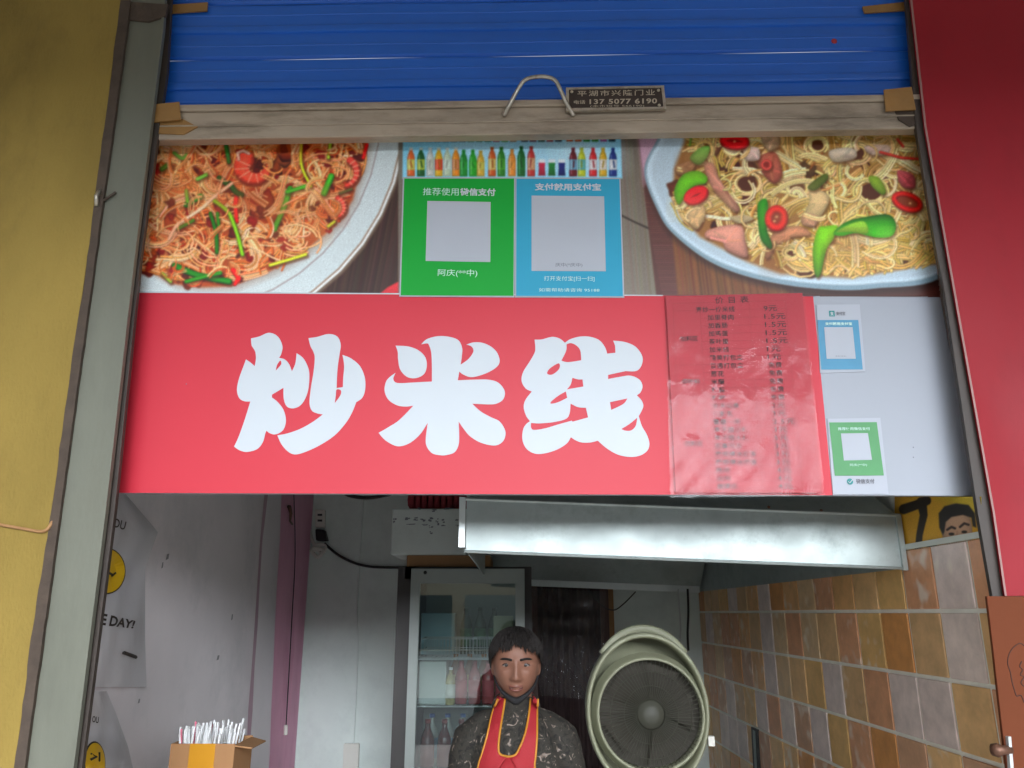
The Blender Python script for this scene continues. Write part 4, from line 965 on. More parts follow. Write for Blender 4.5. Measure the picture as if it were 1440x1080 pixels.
# ---- payment posters pasted over the pictures (the codes themselves are left blank)
gp = thing('payment_poster', 'bright green payment poster with a blank white square, under the drinks strip', 'poster', PY(640, 330, YS - .003))
obj('poster_sheet', *pxprism([(566.5, 249), (724.5, 249.5), (723.5, 418), (561.5, 417)], YS - .0035, YS - .001), M['paper'], gp)
obj('green_field', *sheet([(568.5, 251), (723, 251), (722, 416), (563.5, 415.3)], YS - .0045), M['green'], gp)
obj('white_square', *sheet([(601, 282.5), (690, 284), (689.5, 368.5), (598.5, 367)], YS - .0058), M['paper'], gp)
text('lettering', '推荐使用', [(595, 264), (645, 264.5), (645, 275), (594.5, 274.5)], YS - .0058, M['paletext'], gp)
text('lettering', '微信支付', [(647, 264.5), (697, 265), (696.5, 275.8), (647, 275)], YS - .0058, M['letter'], gp, .03, 1)
text('lettering', '阿庆(**中)', [(616, 378.5), (671.5, 379), (671, 390), (615.5, 389.5)], YS - .0058, M['paletext'], gp)
bp = thing('payment_poster', 'large sky blue payment poster with a blank white square, under the drinks strip', 'poster', PY(800, 330, YS - .003))
obj('poster_sheet', *pxprism([(724.8, 249.5), (872.5, 250), (878, 418.5), (724.2, 418)], YS - .0035, YS - .001), M['paper'], bp)
obj('blue_field', *sheet([(726.3, 251.3), (871, 251.8), (876, 416.5), (725.8, 416)], YS - .0045), M['cyan'], bp)
obj('white_square', *sheet([(747.5, 275), (849.5, 276), (852, 381.5), (747.5, 381)], YS - .0058), M['paper'], bp)
text('lettering', '支付就用支付宝', [(752, 257.5), (845, 258), (845.5, 268.5), (752, 268)], YS - .0058, M['letter'], bp, .035, 1)
text('lettering', '庆中(*庆中)', [(781, 369.5), (819, 369.8), (819, 376), (781, 375.8)], YS - .007, M['greyink'], bp)
text('lettering', '打开支付宝[扫一扫]', [(765, 388), (836, 388.5), (836, 396), (765, 395.5)], YS - .0058, M['paletext'], bp)
text('lettering', '如需帮助请咨询 95188', [(758, 405), (843, 405.5), (843, 410.5), (758, 410)], YS - .0058, M['paletext'], bp)
# ---- small stickers on the white field
s1 = thing('payment_sticker', 'small white sticker with a faded blue field and blank square on white board', 'sticker', PY(1183, 475, YS - .003))
obj('sticker_sheet', *pxprism([(1148, 428.5), (1209, 428), (1217, 522.5), (1153.5, 524.5)], YS - .003, YS - .0005), M['paper'], s1)
obj('blue_field', *sheet([(1149.5, 450), (1207, 450), (1213.3, 519.5), (1155, 519.7)], YS - .0042), M['cyan2'], s1)
obj('white_square', *sheet([(1159, 460), (1199, 460), (1203.5, 504.5), (1162.5, 504.5)], YS - .0055), M['paper'], s1)
obj('logo', *sheet([(1165.5, 437), (1173.5, 437), (1174.2, 445), (1166.2, 445)], YS - .0042), M['teal'], s1)
text('logo_mark', '支', [(1167.3, 438.3), (1172.2, 438.3), (1172.6, 443.7), (1167.7, 443.7)], YS - .0052, M['letter'], s1, .03, 1)
text('lettering', '支付宝', [(1175.5, 438), (1188.5, 438), (1189, 443.5), (1176, 443.5)], YS - .0042, M['greyink'], s1, .03, 1)
text('lettering', '支付就用支付宝', [(1160, 453), (1198, 453), (1198.5, 457.5), (1160.5, 457.5)], YS - .0055, M['paletext'], s1, .035, 1)
text('lettering', '庆中(*庆中)', [(1175, 499.8), (1190, 499.8), (1190, 502.2), (1175, 502.2)], YS - .0068, M['greyink'], s1)
s2 = thing('payment_sticker', 'small white sticker with a faded green field and check mark on white board', 'sticker', PY(1205, 640, YS - .003))
obj('sticker_sheet', *pxprism([(1163.5, 589), (1238, 587.5), (1249.5, 694.5), (1171.5, 695.3)], YS - .003, YS - .0005), M['paper'], s2)
obj('green_field', *sheet([(1166, 594), (1233, 593.6), (1243, 668.6), (1174, 669)], YS - .0042), M['green2'], s2)
obj('white_square', *sheet([(1182.5, 609.5), (1220.5, 609), (1226.3, 646.6), (1186.8, 647.5)], YS - .0055), M['paper'], s2)
text('lettering', '推荐使用微信支付', [(1178, 600.8), (1223, 600.6), (1223.6, 605), (1178.6, 605.2)], YS - .0055, M['paletext'], s2, .01, 1)
text('lettering', '阿庆(**中)', [(1195, 652), (1219, 651.8), (1219.4, 656), (1195.4, 656.2)], YS - .0055, M['paletext'], s2)
c = PY(1195.3, 677.2, YS - .0042)
obj('logo', *lathe([(0, -.0003), (.0083, -.0003), (.0083, 0)], 20, 'y', c), M['teal'], s2)
obj('check_mark', *tube([PY(1192.8, 677, YS - .0048), PY(1194.8, 679.2, YS - .0048), PY(1198.6, 674.8, YS - .0048)], .0009, 5), M['letter'], s2)
text('lettering', '微信支付', [(1203.5, 673.5), (1229.5, 673.2), (1230, 680), (1204, 680.3)], YS - .0042, M['greyink'], s2, .03, 1)

# ---- price list in a crinkled sleeve, taped over the red field
pr = thing('price_list', 'red paper price list in crinkled clear plastic sleeve, taped over the sign', 'price list', PY(1050, 550, YS - .004))
quad = [(934, 415), (1131, 410.5), (1160, 697.5), (944, 697)]
def pq(u, v):        # u right, v down on the sheet
    a = np.array(quad, float); p = (a[0] * (1 - u) + a[1] * u) * (1 - v) + (a[3] * (1 - u) + a[2] * u) * v
    return float(p[0]), float(p[1])
YP = YS - .012
def grid_sheet(name, q, Y, m, nx, ny, amp, parent, seed):
    r2 = np.random.default_rng(seed); V, Fc = [], []
    ph = r2.uniform(0, 6.28, (14,)); dirs = r2.normal(0, 1, (14, 2)) * r2.uniform(5, 34, (14, 1))
    for j in range(ny + 1):
        for i in range(nx + 1):
            u, v_ = i / nx, j / ny; a = np.array(q, float)
            p = (a[0] * (1 - u) + a[1] * u) * (1 - v_) + (a[3] * (1 - u) + a[2] * u) * v_
            h = sum(math.sin(dirs[k, 0] * u + dirs[k, 1] * v_ + ph[k]) * (abs(math.sin(ph[k] + 3 * v_ + 2 * u)) ** 2) for k in range(14)) / 5
            V.append(PY(p[0], p[1], Y - amp * (h + 1)))
    for j in range(ny):
        for i in range(nx):
            k = j * (nx + 1) + i; Fc.append((k, k + nx + 1, k + nx + 2, k + 1))
    return obj(name, V, Fc, m, parent, True)
obj('paper_sheet', *pxprism([pq(.012, .005), pq(.985, .005), pq(.985, .985), pq(.03, .985)], YP, YP + .002), M['redpaper'], pr)
rules = []
for k in range(25):
    v0 = .042 + k * .0385
    u0 = .06 if k in (0, 1, 8, 12, 16, 23, 24) else .25
    a, b = pq(u0, v0), pq(.86, v0 - .002)
    rules.append(sheet([(a[0], a[1] - .25), (b[0], b[1] - .25), (b[0], b[1] + .25), (a[0], a[1] + .25)], YP - .0008))
for u0, u1 in ((.06, .06), (.25, .25), (.60, .60), (.86, .86)):
    a, b = pq(u0, .042), pq(u1, .966)
    rules.append(sheet([(a[0] - .25, a[1]), (a[0] + .25, a[1]), (b[0] + .25, b[1]), (b[0] - .25, b[1])], YP - .0008))
obj('table_rules', *merge(rules), M['redline'], pr)['kind'] = 'stuff'
TT = [text_geo('价目表', [pq(.36, .015), pq(.60, .013), pq(.60, .047), pq(.36, .049)], lambda x, y: PY(x, y, YP - .0012), .015, 1.8)]
for k, (nm, cost) in enumerate(PRICE):
    v0 = .062 + k * .0398; v1 = v0 + .029
    u0 = .22 if k == 0 else .30
    w_ = .046 * len(nm)
    TT.append(text_geo(nm, [pq(u0, v0), pq(u0 + w_, v0), pq(u0 + w_, v1), pq(u0, v1)], lambda x, y: PY(x, y, YP - .0012), .02, 1.1))
    u0 = .70; w_ = .095 if len(cost) < 3 else .15
    TT.append(text_geo(cost, [pq(u0, v0), pq(u0 + w_, v0), pq(u0 + w_, v1), pq(u0, v1)], lambda x, y: PY(x, y, YP - .0012), .02, 1.1))
for s_, v0 in (('加料区', .205), ('调味料', .418), ('饮料区', .727)):
    TT.append(text_geo(s_, [pq(.10, v0), pq(.225, v0), pq(.225, v0 + .028), pq(.10, v0 + .028)], lambda x, y: PY(x, y, YP - .0012), .02, 1))
obj('lettering', *merge(TT), M['ink'], pr)['kind'] = 'stuff'
grid_sheet('plastic_sleeve', [pq(.0, .0), pq(1.0, .0), pq(1.0, 1.0), pq(-.005, 1.012)], YP - .003, M['sleeve'], 70, 96, .0018, pr, 5)

# ================================================================== INTERIOR
# ---- galvanised cooker hood along the right wall, slightly out of level
hz = lambda x: 1.878 - .038 * (x + .139)
hood = thing('cooker_hood', 'large galvanised steel cooker hood hanging above the tiled wall', 'cooker hood', (.55, 3.7, 1.84))
HX0, HX1, HY0, HY1, HH = -.139, 1.178, 2.40, 5.09, .157
def hoodring(ins, up): return [(HX0 + ins, HY0 + ins, hz(HX0) + up), (HX1 - ins * .4, HY0 + ins, hz(HX1) + up), (HX1 - ins * .4, HY1 - ins, hz(HX1) + up), (HX0 + ins, HY1 - ins, hz(HX0) + up)]
rings = [hoodring(0, 0), hoodring(0, HH)]
def band(a, b): return [(i, (i + 1) % 4, 4 + (i + 1) % 4, 4 + i) for i in range(4)]
def subdivided(name, v, f, m, parent, cuts=6, amp=.0025, seed=1):
    me = bpy.data.meshes.new(name); me.from_pydata([tuple(p) for p in v], [], f)
    bm = bmesh.new(); bm.from_mesh(me)
    bmesh.ops.subdivide_edges(bm, edges=bm.edges[:], cuts=cuts, use_grid_fill=True)
    r2 = random.Random(seed); ph = [r2.uniform(0, 6) for _ in range(6)]
    for q in bm.verts:
        p = q.co; q.co = p + Vector((0, 1, 0)) * amp * (math.sin(p.x * 7 + ph[0]) * math.sin(p.z * 23 + ph[1]) + .5 * math.sin(p.x * 17 + ph[2]))
    bm.to_mesh(me); bm.free(); me.materials.append(m)
    return link(bpy.data.objects.new(name, me), parent)
def wall_panel(p, q, up, m, name, thick):
    """upright sheet from p to q with height up and inward thickness vector"""
    p, q, t = Vector(p), Vector(q), Vector(thick); u = Vector((0, 0, up))
    v = [p, q, q + u, p + u, p + t, q + t, q + t + u, p + t + u]
    return v, [(0, 1, 2, 3), (7, 6, 5, 4), (0, 4, 5, 1), (1, 5, 6, 2), (2, 6, 7, 3), (3, 7, 4, 0)]
r0 = hoodring(0, 0)
subdivided('front_panel', *wall_panel(r0[0], r0[1], HH, None, '', (0, .004, 0)), M['hood'], hood, 7, .0003)
obj('side_panel', *wall_panel(r0[3], r0[0], HH, None, '', (.004, 0, 0)), M['hood'], hood)
obj('side_panel', *wall_panel(r0[1], r0[2], HH, None, '', (-.004, 0, 0)), M['hood'], hood)
obj('rear_panel', *wall_panel(r0[2], r0[3], HH, None, '', (0, -.004, 0)), M['hood'], hood)
ra = hoodring(.002, HH); rb = [(.30, 3.2, 2.72), (.86, 3.2, 2.70), (.86, 4.2, 2.70), (.30, 4.2, 2.72)]
obj('canopy_slope', ra + rb, [(0, 1, 5, 4), (1, 2, 6, 5), (2, 3, 7, 6), (3, 0, 4, 7)], M['hood'], hood)
obj('duct', *box(.32, .84, 3.25, 4.15, 2.66, 3.3), M['hood'], hood)
# rolled edges
obj('top_seam', *tube([(HX0 - .004, HY0 - .004, hz(HX0) + HH), (HX1 + .002, HY0 - .004, hz(HX1) + HH)], .0055, 6), M['hood'], hood)
obj('bottom_seam', *tube([(HX0 - .004, HY0 - .003, hz(HX0)), (HX1 + .002, HY0 - .003, hz(HX1))], .005, 6), M['hood'], hood)
obj('corner_flange', *box(HX0 - .022, HX0 - .003, HY0 - .004, HY0 + .012, hz(HX0) + .012, hz(HX0) + HH + .006), M['hoodlip'], hood)
obj('corner_flange', *box(HX1 - .012, HX1 + .003, HY0 - .009, HY0 + .004, hz(HX1) - .006, hz(HX1) + HH + .002), M['hood'], hood)
v = [(HX0 + .01, HY1 - .10, hz(HX0) - .008), (HX1 - .02, HY1 - .10, hz(HX1) - .008), (HX1 - .02, HY1 - .10, hz(HX1) + .050), (HX0 + .01, HY1 - .10, hz(HX0) + .050)]
v += [(x, y + .02, z) for x, y, z in v]
obj('rear_lip', v, [(3, 2, 1, 0), (4, 5, 6, 7), (0, 1, 5, 4), (2, 3, 7, 6), (1, 2, 6, 5), (3, 0, 4, 7)], M['hoodlip'], hood)
# grease-darkened baffle inside, behind the rear lip
v = [(HX0 + .01, HY1 - .12, hz(HX0) + .03), (HX1 - .02, HY1 - .12, hz(HX1) + .03), (HX1 - .02, HY1 - .9, hz(HX1) + HH + .5), (HX0 + .01, HY1 - .9, hz(HX0) + HH + .5)]
obj('baffle', v, [(0, 1, 2, 3)], M['hood'], hood)
for x, y in ((1081, 713), (1155, 718)):
    obj('rivet', *lathe([(0, -.003), (.004, -.002), (.005, 0)], 8, 'y', PY(x, y, HY0 - .006)), M['rust'], hood)

# ---- yellow poster on the right wall above the tiles
po = thing('wall_poster', 'yellow poster with black number and the top of a dark haired face, above tiles', 'poster', PX(1330, 740, XR - .002))
pc = Canvas(1258, 1392, 686, 786, 2.0, (222, 168, 48))
pc.poly([(1300, 686), (1392, 686), (1392, 735), (1345, 715)], (206, 190, 60), soft=18, alpha=.7)
pc.poly([(1258, 686), (1285, 686), (1290, 786), (1258, 786)], (206, 150, 44), soft=14, alpha=.5)
pc.stroke([(1271, 716), (1286, 711), (1303, 704)], [14, 13, 13], (46, 38, 32), shade=0, hi=0)
pc.stroke([(1296, 706), (1299, 724), (1293, 752), (1290, 786)], [14, 11, 9, 9], (46, 38, 32), shade=0, hi=0)
pc.ellipse(1310, 766, 7, 7, (46, 38, 32))
pc.ellipse(1345, 742, 22, 34, (206, 164, 132), rot=-.12, shade=.25, soft=2)
pc.poly([(1321, 742), (1320, 722), (1328, 712), (1345, 708), (1362, 710), (1371, 722), (1373, 742), (1368, 740), (1366, 728), (1354, 724), (1338, 727), (1330, 734), (1328, 748), (1326, 752)], (44, 40, 38), soft=2.0)
pc.stroke([(1332, 745), (1338, 741), (1343, 743)], 3.2, (48, 36, 32), shade=0); pc.stroke([(1350, 741), (1356, 736), (1362, 738)], 3.2, (48, 36, 32), shade=0)
pc.ellipse(1338, 751, 4.0, 2.0, (40, 30, 28)); pc.ellipse(1356, 748, 4.0, 2.0, (40, 30, 28))
pc.stroke([(1346, 748), (1344.5, 764)], 2.5, (170, 120, 98), shade=0, alpha=.6)
pc.blur(4); pc.noise(.03)
def keep_poster(X, Y): return (Y < 757 + (1390 - X) * .157 - 1.5) & (Y > 698) & (X < 1380)
pc.mesh('poster_print', np_PX(XR - .003), M['matteprint'], po, keep_poster)

# ---- things on the left wall and in the corner
hk = thing('pull_cord', 'dark cord hanging from a small hook on the pink painted wall band', 'cord', PX(408, 718, XL + .01))
obj('hook', *tube([PX(405, 712, XL), PX(407, 713, XL + .035), PX(409, 722, XL + .045), PX(408, 733, XL + .035), PX(411, 737, XL + .03)], [.008, .012, .009, .006, .006], 8), M['rust'], hk, True)
obj('cord', *tube(catmull([PX(413, 690, XL + .012), PX(415, 780, XL + .012), PX(410, 880, XL + .012), PX(402, 1026, XL + .012)], 6), .0028, 6), M['black'], hk)
obj('toggle', *tube([PX(402, 1020, XL + .014), PX(401.5, 1033, XL + .014)], .011, 8), M['whiteplastic'], hk)
sk = thing('wall_socket', 'white socket strip with plugged cable near the corner of the back wall', 'socket', PY(450, 745, YB))
o = obj('socket_plate', *pxprism([(443, 716), (457, 717), (456.5, 742), (442.5, 741)], YB - .035, YB + .002), M['whiteplastic'], sk); bevel(o, .006, 2)
for y in (724, 732): obj('socket_slot', *pxprism([(446.5, y - 1.5), (453, y - 1.5), (453, y + 1.5), (446.5, y + 1.5)], YB - .0365, YB - .03), M['black'], sk)
o = obj('plug', *pxprism([(443, 744), (456, 745), (460, 760), (444, 760)], YB - .06, YB - .0), M['black'], sk); bevel(o, .008, 2)
obj('white_cable', *tube(catmull([PY(437, 690, YB - .02), PY(432, 712, YB - .02), PY(434, 738, YB - .03), PY(440, 762, YB - .03), PY(452, 778, YB - .03), PY(458, 768, YB - .03), PY(446, 766, YB - .035), PY(436, 776, YB - .03)], 6), .011, 7), M['whiteplastic'], sk, True)
obj('cable_knot', *tube(catmull([PY(440, 770, YB - .05), PY(455, 774, YB - .05), PY(447, 783, YB - .05), PY(440, 776, YB - .04), PY(452, 770, YB - .03)], 6), .013, 7), M['whiteplastic'], sk, True)
obj('black_cable', *tube(catmull([PY(456, 764, YB - .03), PY(478, 782, YB - .02), PY(510, 795, YB - .02), PY(548, 798, YB - .02), PY(600, 796, YB - .02), PY(640, 784, YB - .02)], 6), .0085, 7), M['black'], sk, True)
w2 = thing('wall_switch', 'small pale switch box with a thin surface cable on back wall', 'switch', PY(492, 1060, YB))
o = obj('switch_box', *pxprism([(483, 1046), (505, 1046), (503, 1096), (481, 1096)], YB - .03, YB + .002), M['whiteplastic'], w2); bevel(o, .006, 2)
obj('surface_cable', *tube(catmull([PY(512, 690, YB - .005), PY(506, 780, YB - .005), PY(502, 860, YB - .004), PY(503, 920, YB - .005), PY(497, 1047, YB - .005)], 5), .006, 6), M['backplaster'], w2)
cl = obj('cable_coil', *tube(catmull([PY(478, 690, 4.7), PY(492, 697, 4.7), PY(515, 700, 4.7), PY(538, 697, 4.7), PY(552, 690, 4.7), PY(540, 660, 4.75), PY(500, 655, 4.75), PY(478, 690, 4.72)], 6), .011, 8), M['black'], None, True)
tag(cl, 'coil of black cable hanging behind the lower edge of the red sign', 'cable')
hang = obj('ceiling_hook', *tube([PY(515, 655, 4.75), Vector((PY(515, 655, 4.75).x, 4.75, 3.305))], .006, 6), M['wire']); tag(hang, 'thin wire from the ceiling carrying the coil of black cable', 'wire')

# carrier bags hanging on the left wall behind the post
def bag(name, label, outline_l, outline_r, ysl, amp, prints, seed):
    t = thing(name, label, 'plastic bag', PX(170, ysl[0], XL + .02), 'carrier bags on the left wall')
    nx = 14; V, Fc = [], []; r2 = random.Random(seed); ph = [r2.uniform(0, 6) for _ in range(5)]
    ny = 40
    def at(u, v_):
        y = ysl[0] + (ysl[-1] - ysl[0]) * v_
        l = np.interp(y, ysl, outline_l); r = np.interp(y, ysl, outline_r)
        x = l + (r - l) * u
        off = .02 + amp * math.sin(math.pi * min(max(u, 0), 1)) * (.6 + .4 * math.sin(v_ * 9 + ph[0])) + .006 * math.sin(u * 19 + v_ * 11 + ph[1])
        return PX(x, y, XL + off)
    for j in range(ny + 1):
        for i in range(nx + 1): V.append(at(i / nx, j / ny))
    for j in range(ny):
        for i in range(nx): k = j * (nx + 1) + i; Fc.append((k, k + nx + 1, k + nx + 2, k + 1))
    obj('bag_film', V, Fc, M['bag'], t, True)
    def place(x, y):
        v_ = (y - ysl[0]) / (ysl[-1] - ysl[0]); l = np.interp(y, ysl, outline_l); r = np.interp(y, ysl, outline_r)
        return at((x - l) / (r - l), v_) + Vector((.006, -.004, 0))
    for p in prints: p(t, place)
    return t
yel = mat('yellow_print', srgb(238, 190, 30), .5); dk = mat('dark_print', srgb(50, 42, 36), .6)
def disc(cx, cy, rx, ry, m, name, lift=0.0):
    def f(t, place):
        V = [place(cx, cy) + Vector((lift, -lift, 0))]; n = 30; Fc = []
        for rr in (.5, 1.0):
            for k in range(n):
                a = 2 * math.pi * k / n; V.append(place(cx + rx * rr * math.cos(a), cy + ry * rr * math.sin(a)) + Vector((lift, -lift, 0)))
        for k in range(n):
            k2 = (k + 1) % n; Fc += [(0, 1 + k, 1 + k2), (1 + k, 1 + n + k, 1 + n + k2, 1 + k2)]
        obj(name, V, Fc, m, t)
    return f
def lineprint(pts, r, m, name):
    def f(t, place): obj(name, *tube([place(x, y) + Vector((.004, -.002, 0)) for x, y in pts], r, 5), m, t)
    return f
def wordprint(s, quad, off):
    def f(t, place):
        v, fc = text_geo(s, quad, lambda x, y: place(x, y) + Vector((.004, -.002, 0)), off, 1)
        obj('lettering', v, fc, dk, t)
    return f
bag('carrier_bag', 'milky carrier bag with dark lettering and a round yellow face, on left wall', [120, 118, 112, 106, 100], [176, 222, 204, 204, 206], [694, 748, 800, 900, 966], .05,
    [disc(147, 803, 28, 33, dk, 'face_outline'), disc(147, 803, 26, 31, yel, 'face_disc', .004), lineprint([(150, 806), (156, 809), (152, 811), (159, 806)], .004, dk, 'face_eye'),
     wordprint('OU', [(157, 728), (175, 734), (172, 746), (155, 741)], .02), wordprint('E DAY!', [(141, 862), (188, 873), (184, 884), (138, 879)], .035), lineprint([(171, 918), (188, 924)], .006, dk, 'print_bar')], 3)
bag('carrier_bag', 'crumpled milky carrier bag with a small yellow face, hanging under another bag', [100, 98, 92, 85], [150, 162, 180, 196], [972, 1000, 1050, 1120], .06,
    [disc(131, 1072, 15.5, 30, dk, 'face_outline'), disc(131, 1072, 14, 28, yel, 'face_disc', .004), lineprint([(124, 1060), (132, 1064), (124, 1068)], .004, dk, 'face_eye'), lineprint([(136, 1058), (136, 1070)], .004, dk, 'face_eye'),
     wordprint('OU', [(127, 1006), (136, 1008), (135, 1017), (126, 1015)], .02)], 8)

# counters below the frame: they carry the straw box, the fan and stop the view from a step aside
M['steelcounter'] = mat('stainless_counter', srgb(170, 172, 172), .35, .8, var=.08)
ct = thing('side_counter', 'low wooden side counter along the left wall carrying the straw box', 'counter', (-1.1, 2.7, .03))
obj('counter_top', *box(XL + .002, -.80, 2.30, 3.3, .96, 1.0), M['wood'], ct); obj('counter_body', *box(XL + .01, -.84, 2.34, 3.26, .03, .96), M['carton'], ct)
c2 = thing('cooking_counter', 'steel cooking counter along the tiled right wall under the hood', 'counter', (.9, 3.5, .03))
obj('counter_top', *box(.45, XR - .007, 2.45, 4.6, .76, .80), M['steelcounter'], c2); obj('counter_body', *box(.49, XR - .012, 2.5, 4.55, .03, .76), M['steelcounter'], c2)

# ---- cardboard box full of wrapped straws
YBX = 2.60
bx = thing('straw_box', 'open cardboard box with amber tape, full of white wrapped straws', 'box', (PY(295, 1060, YBX).x, YBX + .08, 1.0))
x0, x1 = PY(240, 1050, YBX).x, PY(330, 1050, YBX).x; zt3 = PY(290, 1046, YBX).z; dpt = .17
w_ = .004
for nm, b in (('front_wall', (x0, x1, YBX, YBX + w_, 1.0, zt3)), ('rear_wall', (x0, x1, YBX + dpt, YBX + dpt + w_, 1.0, zt3)), ('side_wall', (x0, x0 + w_, YBX + w_, YBX + dpt, 1.0, zt3)), ('side_wall', (x1 - w_, x1, YBX + w_, YBX + dpt, 1.0, zt3 - .004)), ('box_base', (x0 + w_, x1 - w_, YBX + w_, YBX + dpt, 1.0, 1.006))):
    obj(nm, *box(*b), M['card'], bx)
fl = [(x1, YBX, zt3 - .004), (x1, YBX + dpt, zt3 - .004), (x1 + .050, YBX + dpt - .02, zt3 - .012), (x1 + .050, YBX + .01, zt3 - .012)]
obj('flap', fl + [(x, y, z - .004) for x, y, z in fl], [(0, 1, 2, 3), (7, 6, 5, 4), (0, 4, 5, 1), (1, 5, 6, 2), (2, 6, 7, 3), (3, 7, 4, 0)], M['card'], bx)
obj('tape', *box(PY(267, 1050, YBX).x, PY(303, 1050, YBX).x, YBX - .0012, YBX - .0004, 1.0, zt3 + .0006), M['cardtape'], bx)
lat, _f = lathe([(.0032, 0), (.0032, .19)], 6)
sv, sf = lathe([(.0034, 0), (.0034, .21), (0.0, .212)], 6)
sme = bpy.data.meshes.new('straw'); sme.from_pydata([tuple(v) for v in sv], [], sf); sme.materials.append(M['straw'])
sme2 = sme.copy(); sme2.materials.clear(); sme2.materials.append(M['pinkstraw'])
for i in range(80):
    o = bpy.data.objects.new('straw', sme if random.random() < .94 else sme2)
    xx = random.uniform(x0 + .025, x1 - .045); yy = random.uniform(YBX + .02, YBX + dpt - .02)
    o.location = (xx, yy, zt3 - .155 - random.uniform(0, .035))
    o.rotation_euler = (random.uniform(-.10, .10), random.gauss(0, .09), 0); C.objects.link(o)
    pk = sme2 is o.data
    tag(o, 'pink wrapped straw standing in the cardboard box' if pk else 'thin white wrapped straw standing in the cardboard box', 'straw', 'pink straws in the box' if pk else 'white straws in the box')

# ---- drinks fridge
YFR = 4.0
fx0, fx1 = PY(556, 900, YFR).x, PY(748, 900, YFR).x
fz1 = PY(640, 797, YFR).z
fr = thing('drinks_fridge', 'dark upright drinks fridge with pale framed glass door behind the man', 'fridge', ((fx0 + fx1) / 2, 4.3, .03))
FD = .62; th = .035
for nm, b in (('side_panel', (fx0, PY(580, 900, YFR).x, YFR, YFR + FD, .03, fz1)), ('side_panel', (fx1 - th, fx1, YFR, YFR + FD, .03, fz1)), ('top_panel', (fx0 + th, fx1 - th, YFR, YFR + FD, fz1 - .06, fz1)), ('base_panel', (fx0 + th, fx1 - th, YFR, YFR + FD, .03, .25))):
    obj(nm, *box(*b), M['darkfridge'], fr)
obj('liner', *box(fx0 + th, fx1 - th, YFR + FD - .03, YFR + FD - .001, .25, fz1 - .06), M['fridgein'], fr)
dx0, dx1 = PY(575, 900, YFR - .04).x, PY(738, 900, YFR - .04).x
dz1 = fz1 - .012; dz0 = .22; fw = .045
dr = obj('door', *merge([box(dx0, dx0 + fw, YFR - .045, YFR - .003, dz0, dz1), box(dx1 - fw, dx1, YFR - .045, YFR - .003, dz0, dz1), box(dx0 + fw, dx1 - fw, YFR - .045, YFR - .003, dz1 - .07, dz1), box(dx0 + fw, dx1 - fw, YFR - .045, YFR - .003, dz0, dz0 + .07)]), M['fridgeframe'], fr)
obj('glass', *box(dx0 + fw - .002, dx1 - fw + .002, YFR - .030, YFR - .024, dz0 + .06, dz1 - .06), M['glass'], dr)
obj('lock', *lathe([(0, -.004), (.008, -.004), (.009, 0)], 12, 'y', PY(598, 805, YFR - .046)), M['black'], dr)
shz = [PY(640, y, YFR + .12).z for y in (925, 990)] + [.95, .62]
for z in shz:
    parts = [tube([(x, YFR + .03, z), (x, YFR + FD - .04, z)], .002, 5) for x in np.linspace(fx0 + th + .01, fx1 - th - .01, 22)]
    parts += [tube([(fx0 + th, y, z - .002), (fx1 - th, y, z - .002)], .004, 6) for y in (YFR + .03, YFR + .3, YFR + FD - .06)]
    obj('shelf', *merge(parts), M['wirewhite'], fr)
lm = bpy.data.materials.new('added_fridge_glow'); lm.use_nodes = True
lm.node_tree.nodes['Principled BSDF'].inputs['Emission Color'].default_value = (.82, 1, .98, 1); lm.node_tree.nodes['Principled BSDF'].inputs['Emission Strength'].default_value = 2.5
obj('added_fridge_lamp', *tube([(fx0 + .12, YFR + .05, fz1 - .0665), (fx1 - .10, YFR + .05, fz1 - .0665)], .006, 8), lm, fr)  # added lamp, hidden under the top panel to give a cool glow
# wire basket on the upper shelf
zb_ = shz[0]
bk = thing('wire_basket', 'white wire basket on the upper shelf of the drinks fridge', 'basket', (-.27, YFR + .2, zb_))
bx0, bx1 = PY(592, 910, YFR + .05).x, PY(706, 910, YFR + .05).x
parts = []
for z in (zb_ + .003, zb_ + .04, zb_ + .092): parts.append(tube([(bx0, YFR + .05, z), (bx1, YFR + .05, z), (bx1, YFR + .32, z), (bx0, YFR + .32, z), (bx0, YFR + .05, z)], .0028, 5))
obj('basket_rim', *merge(parts), M['wirewhite'], bk)
obj('basket_wires', *merge([tube([(x, YFR + .05, zb_ + .002), (x, YFR + .05, zb_ + .092)], .0018, 5) for x in np.linspace(bx0, bx1, 24)] + [tube([(x, YFR + .32, zb_ + .002), (x, YFR + .32, zb_ + .092)], .0018, 5) for x in np.linspace(bx0, bx1, 24)]), M['wirewhite'], bk)
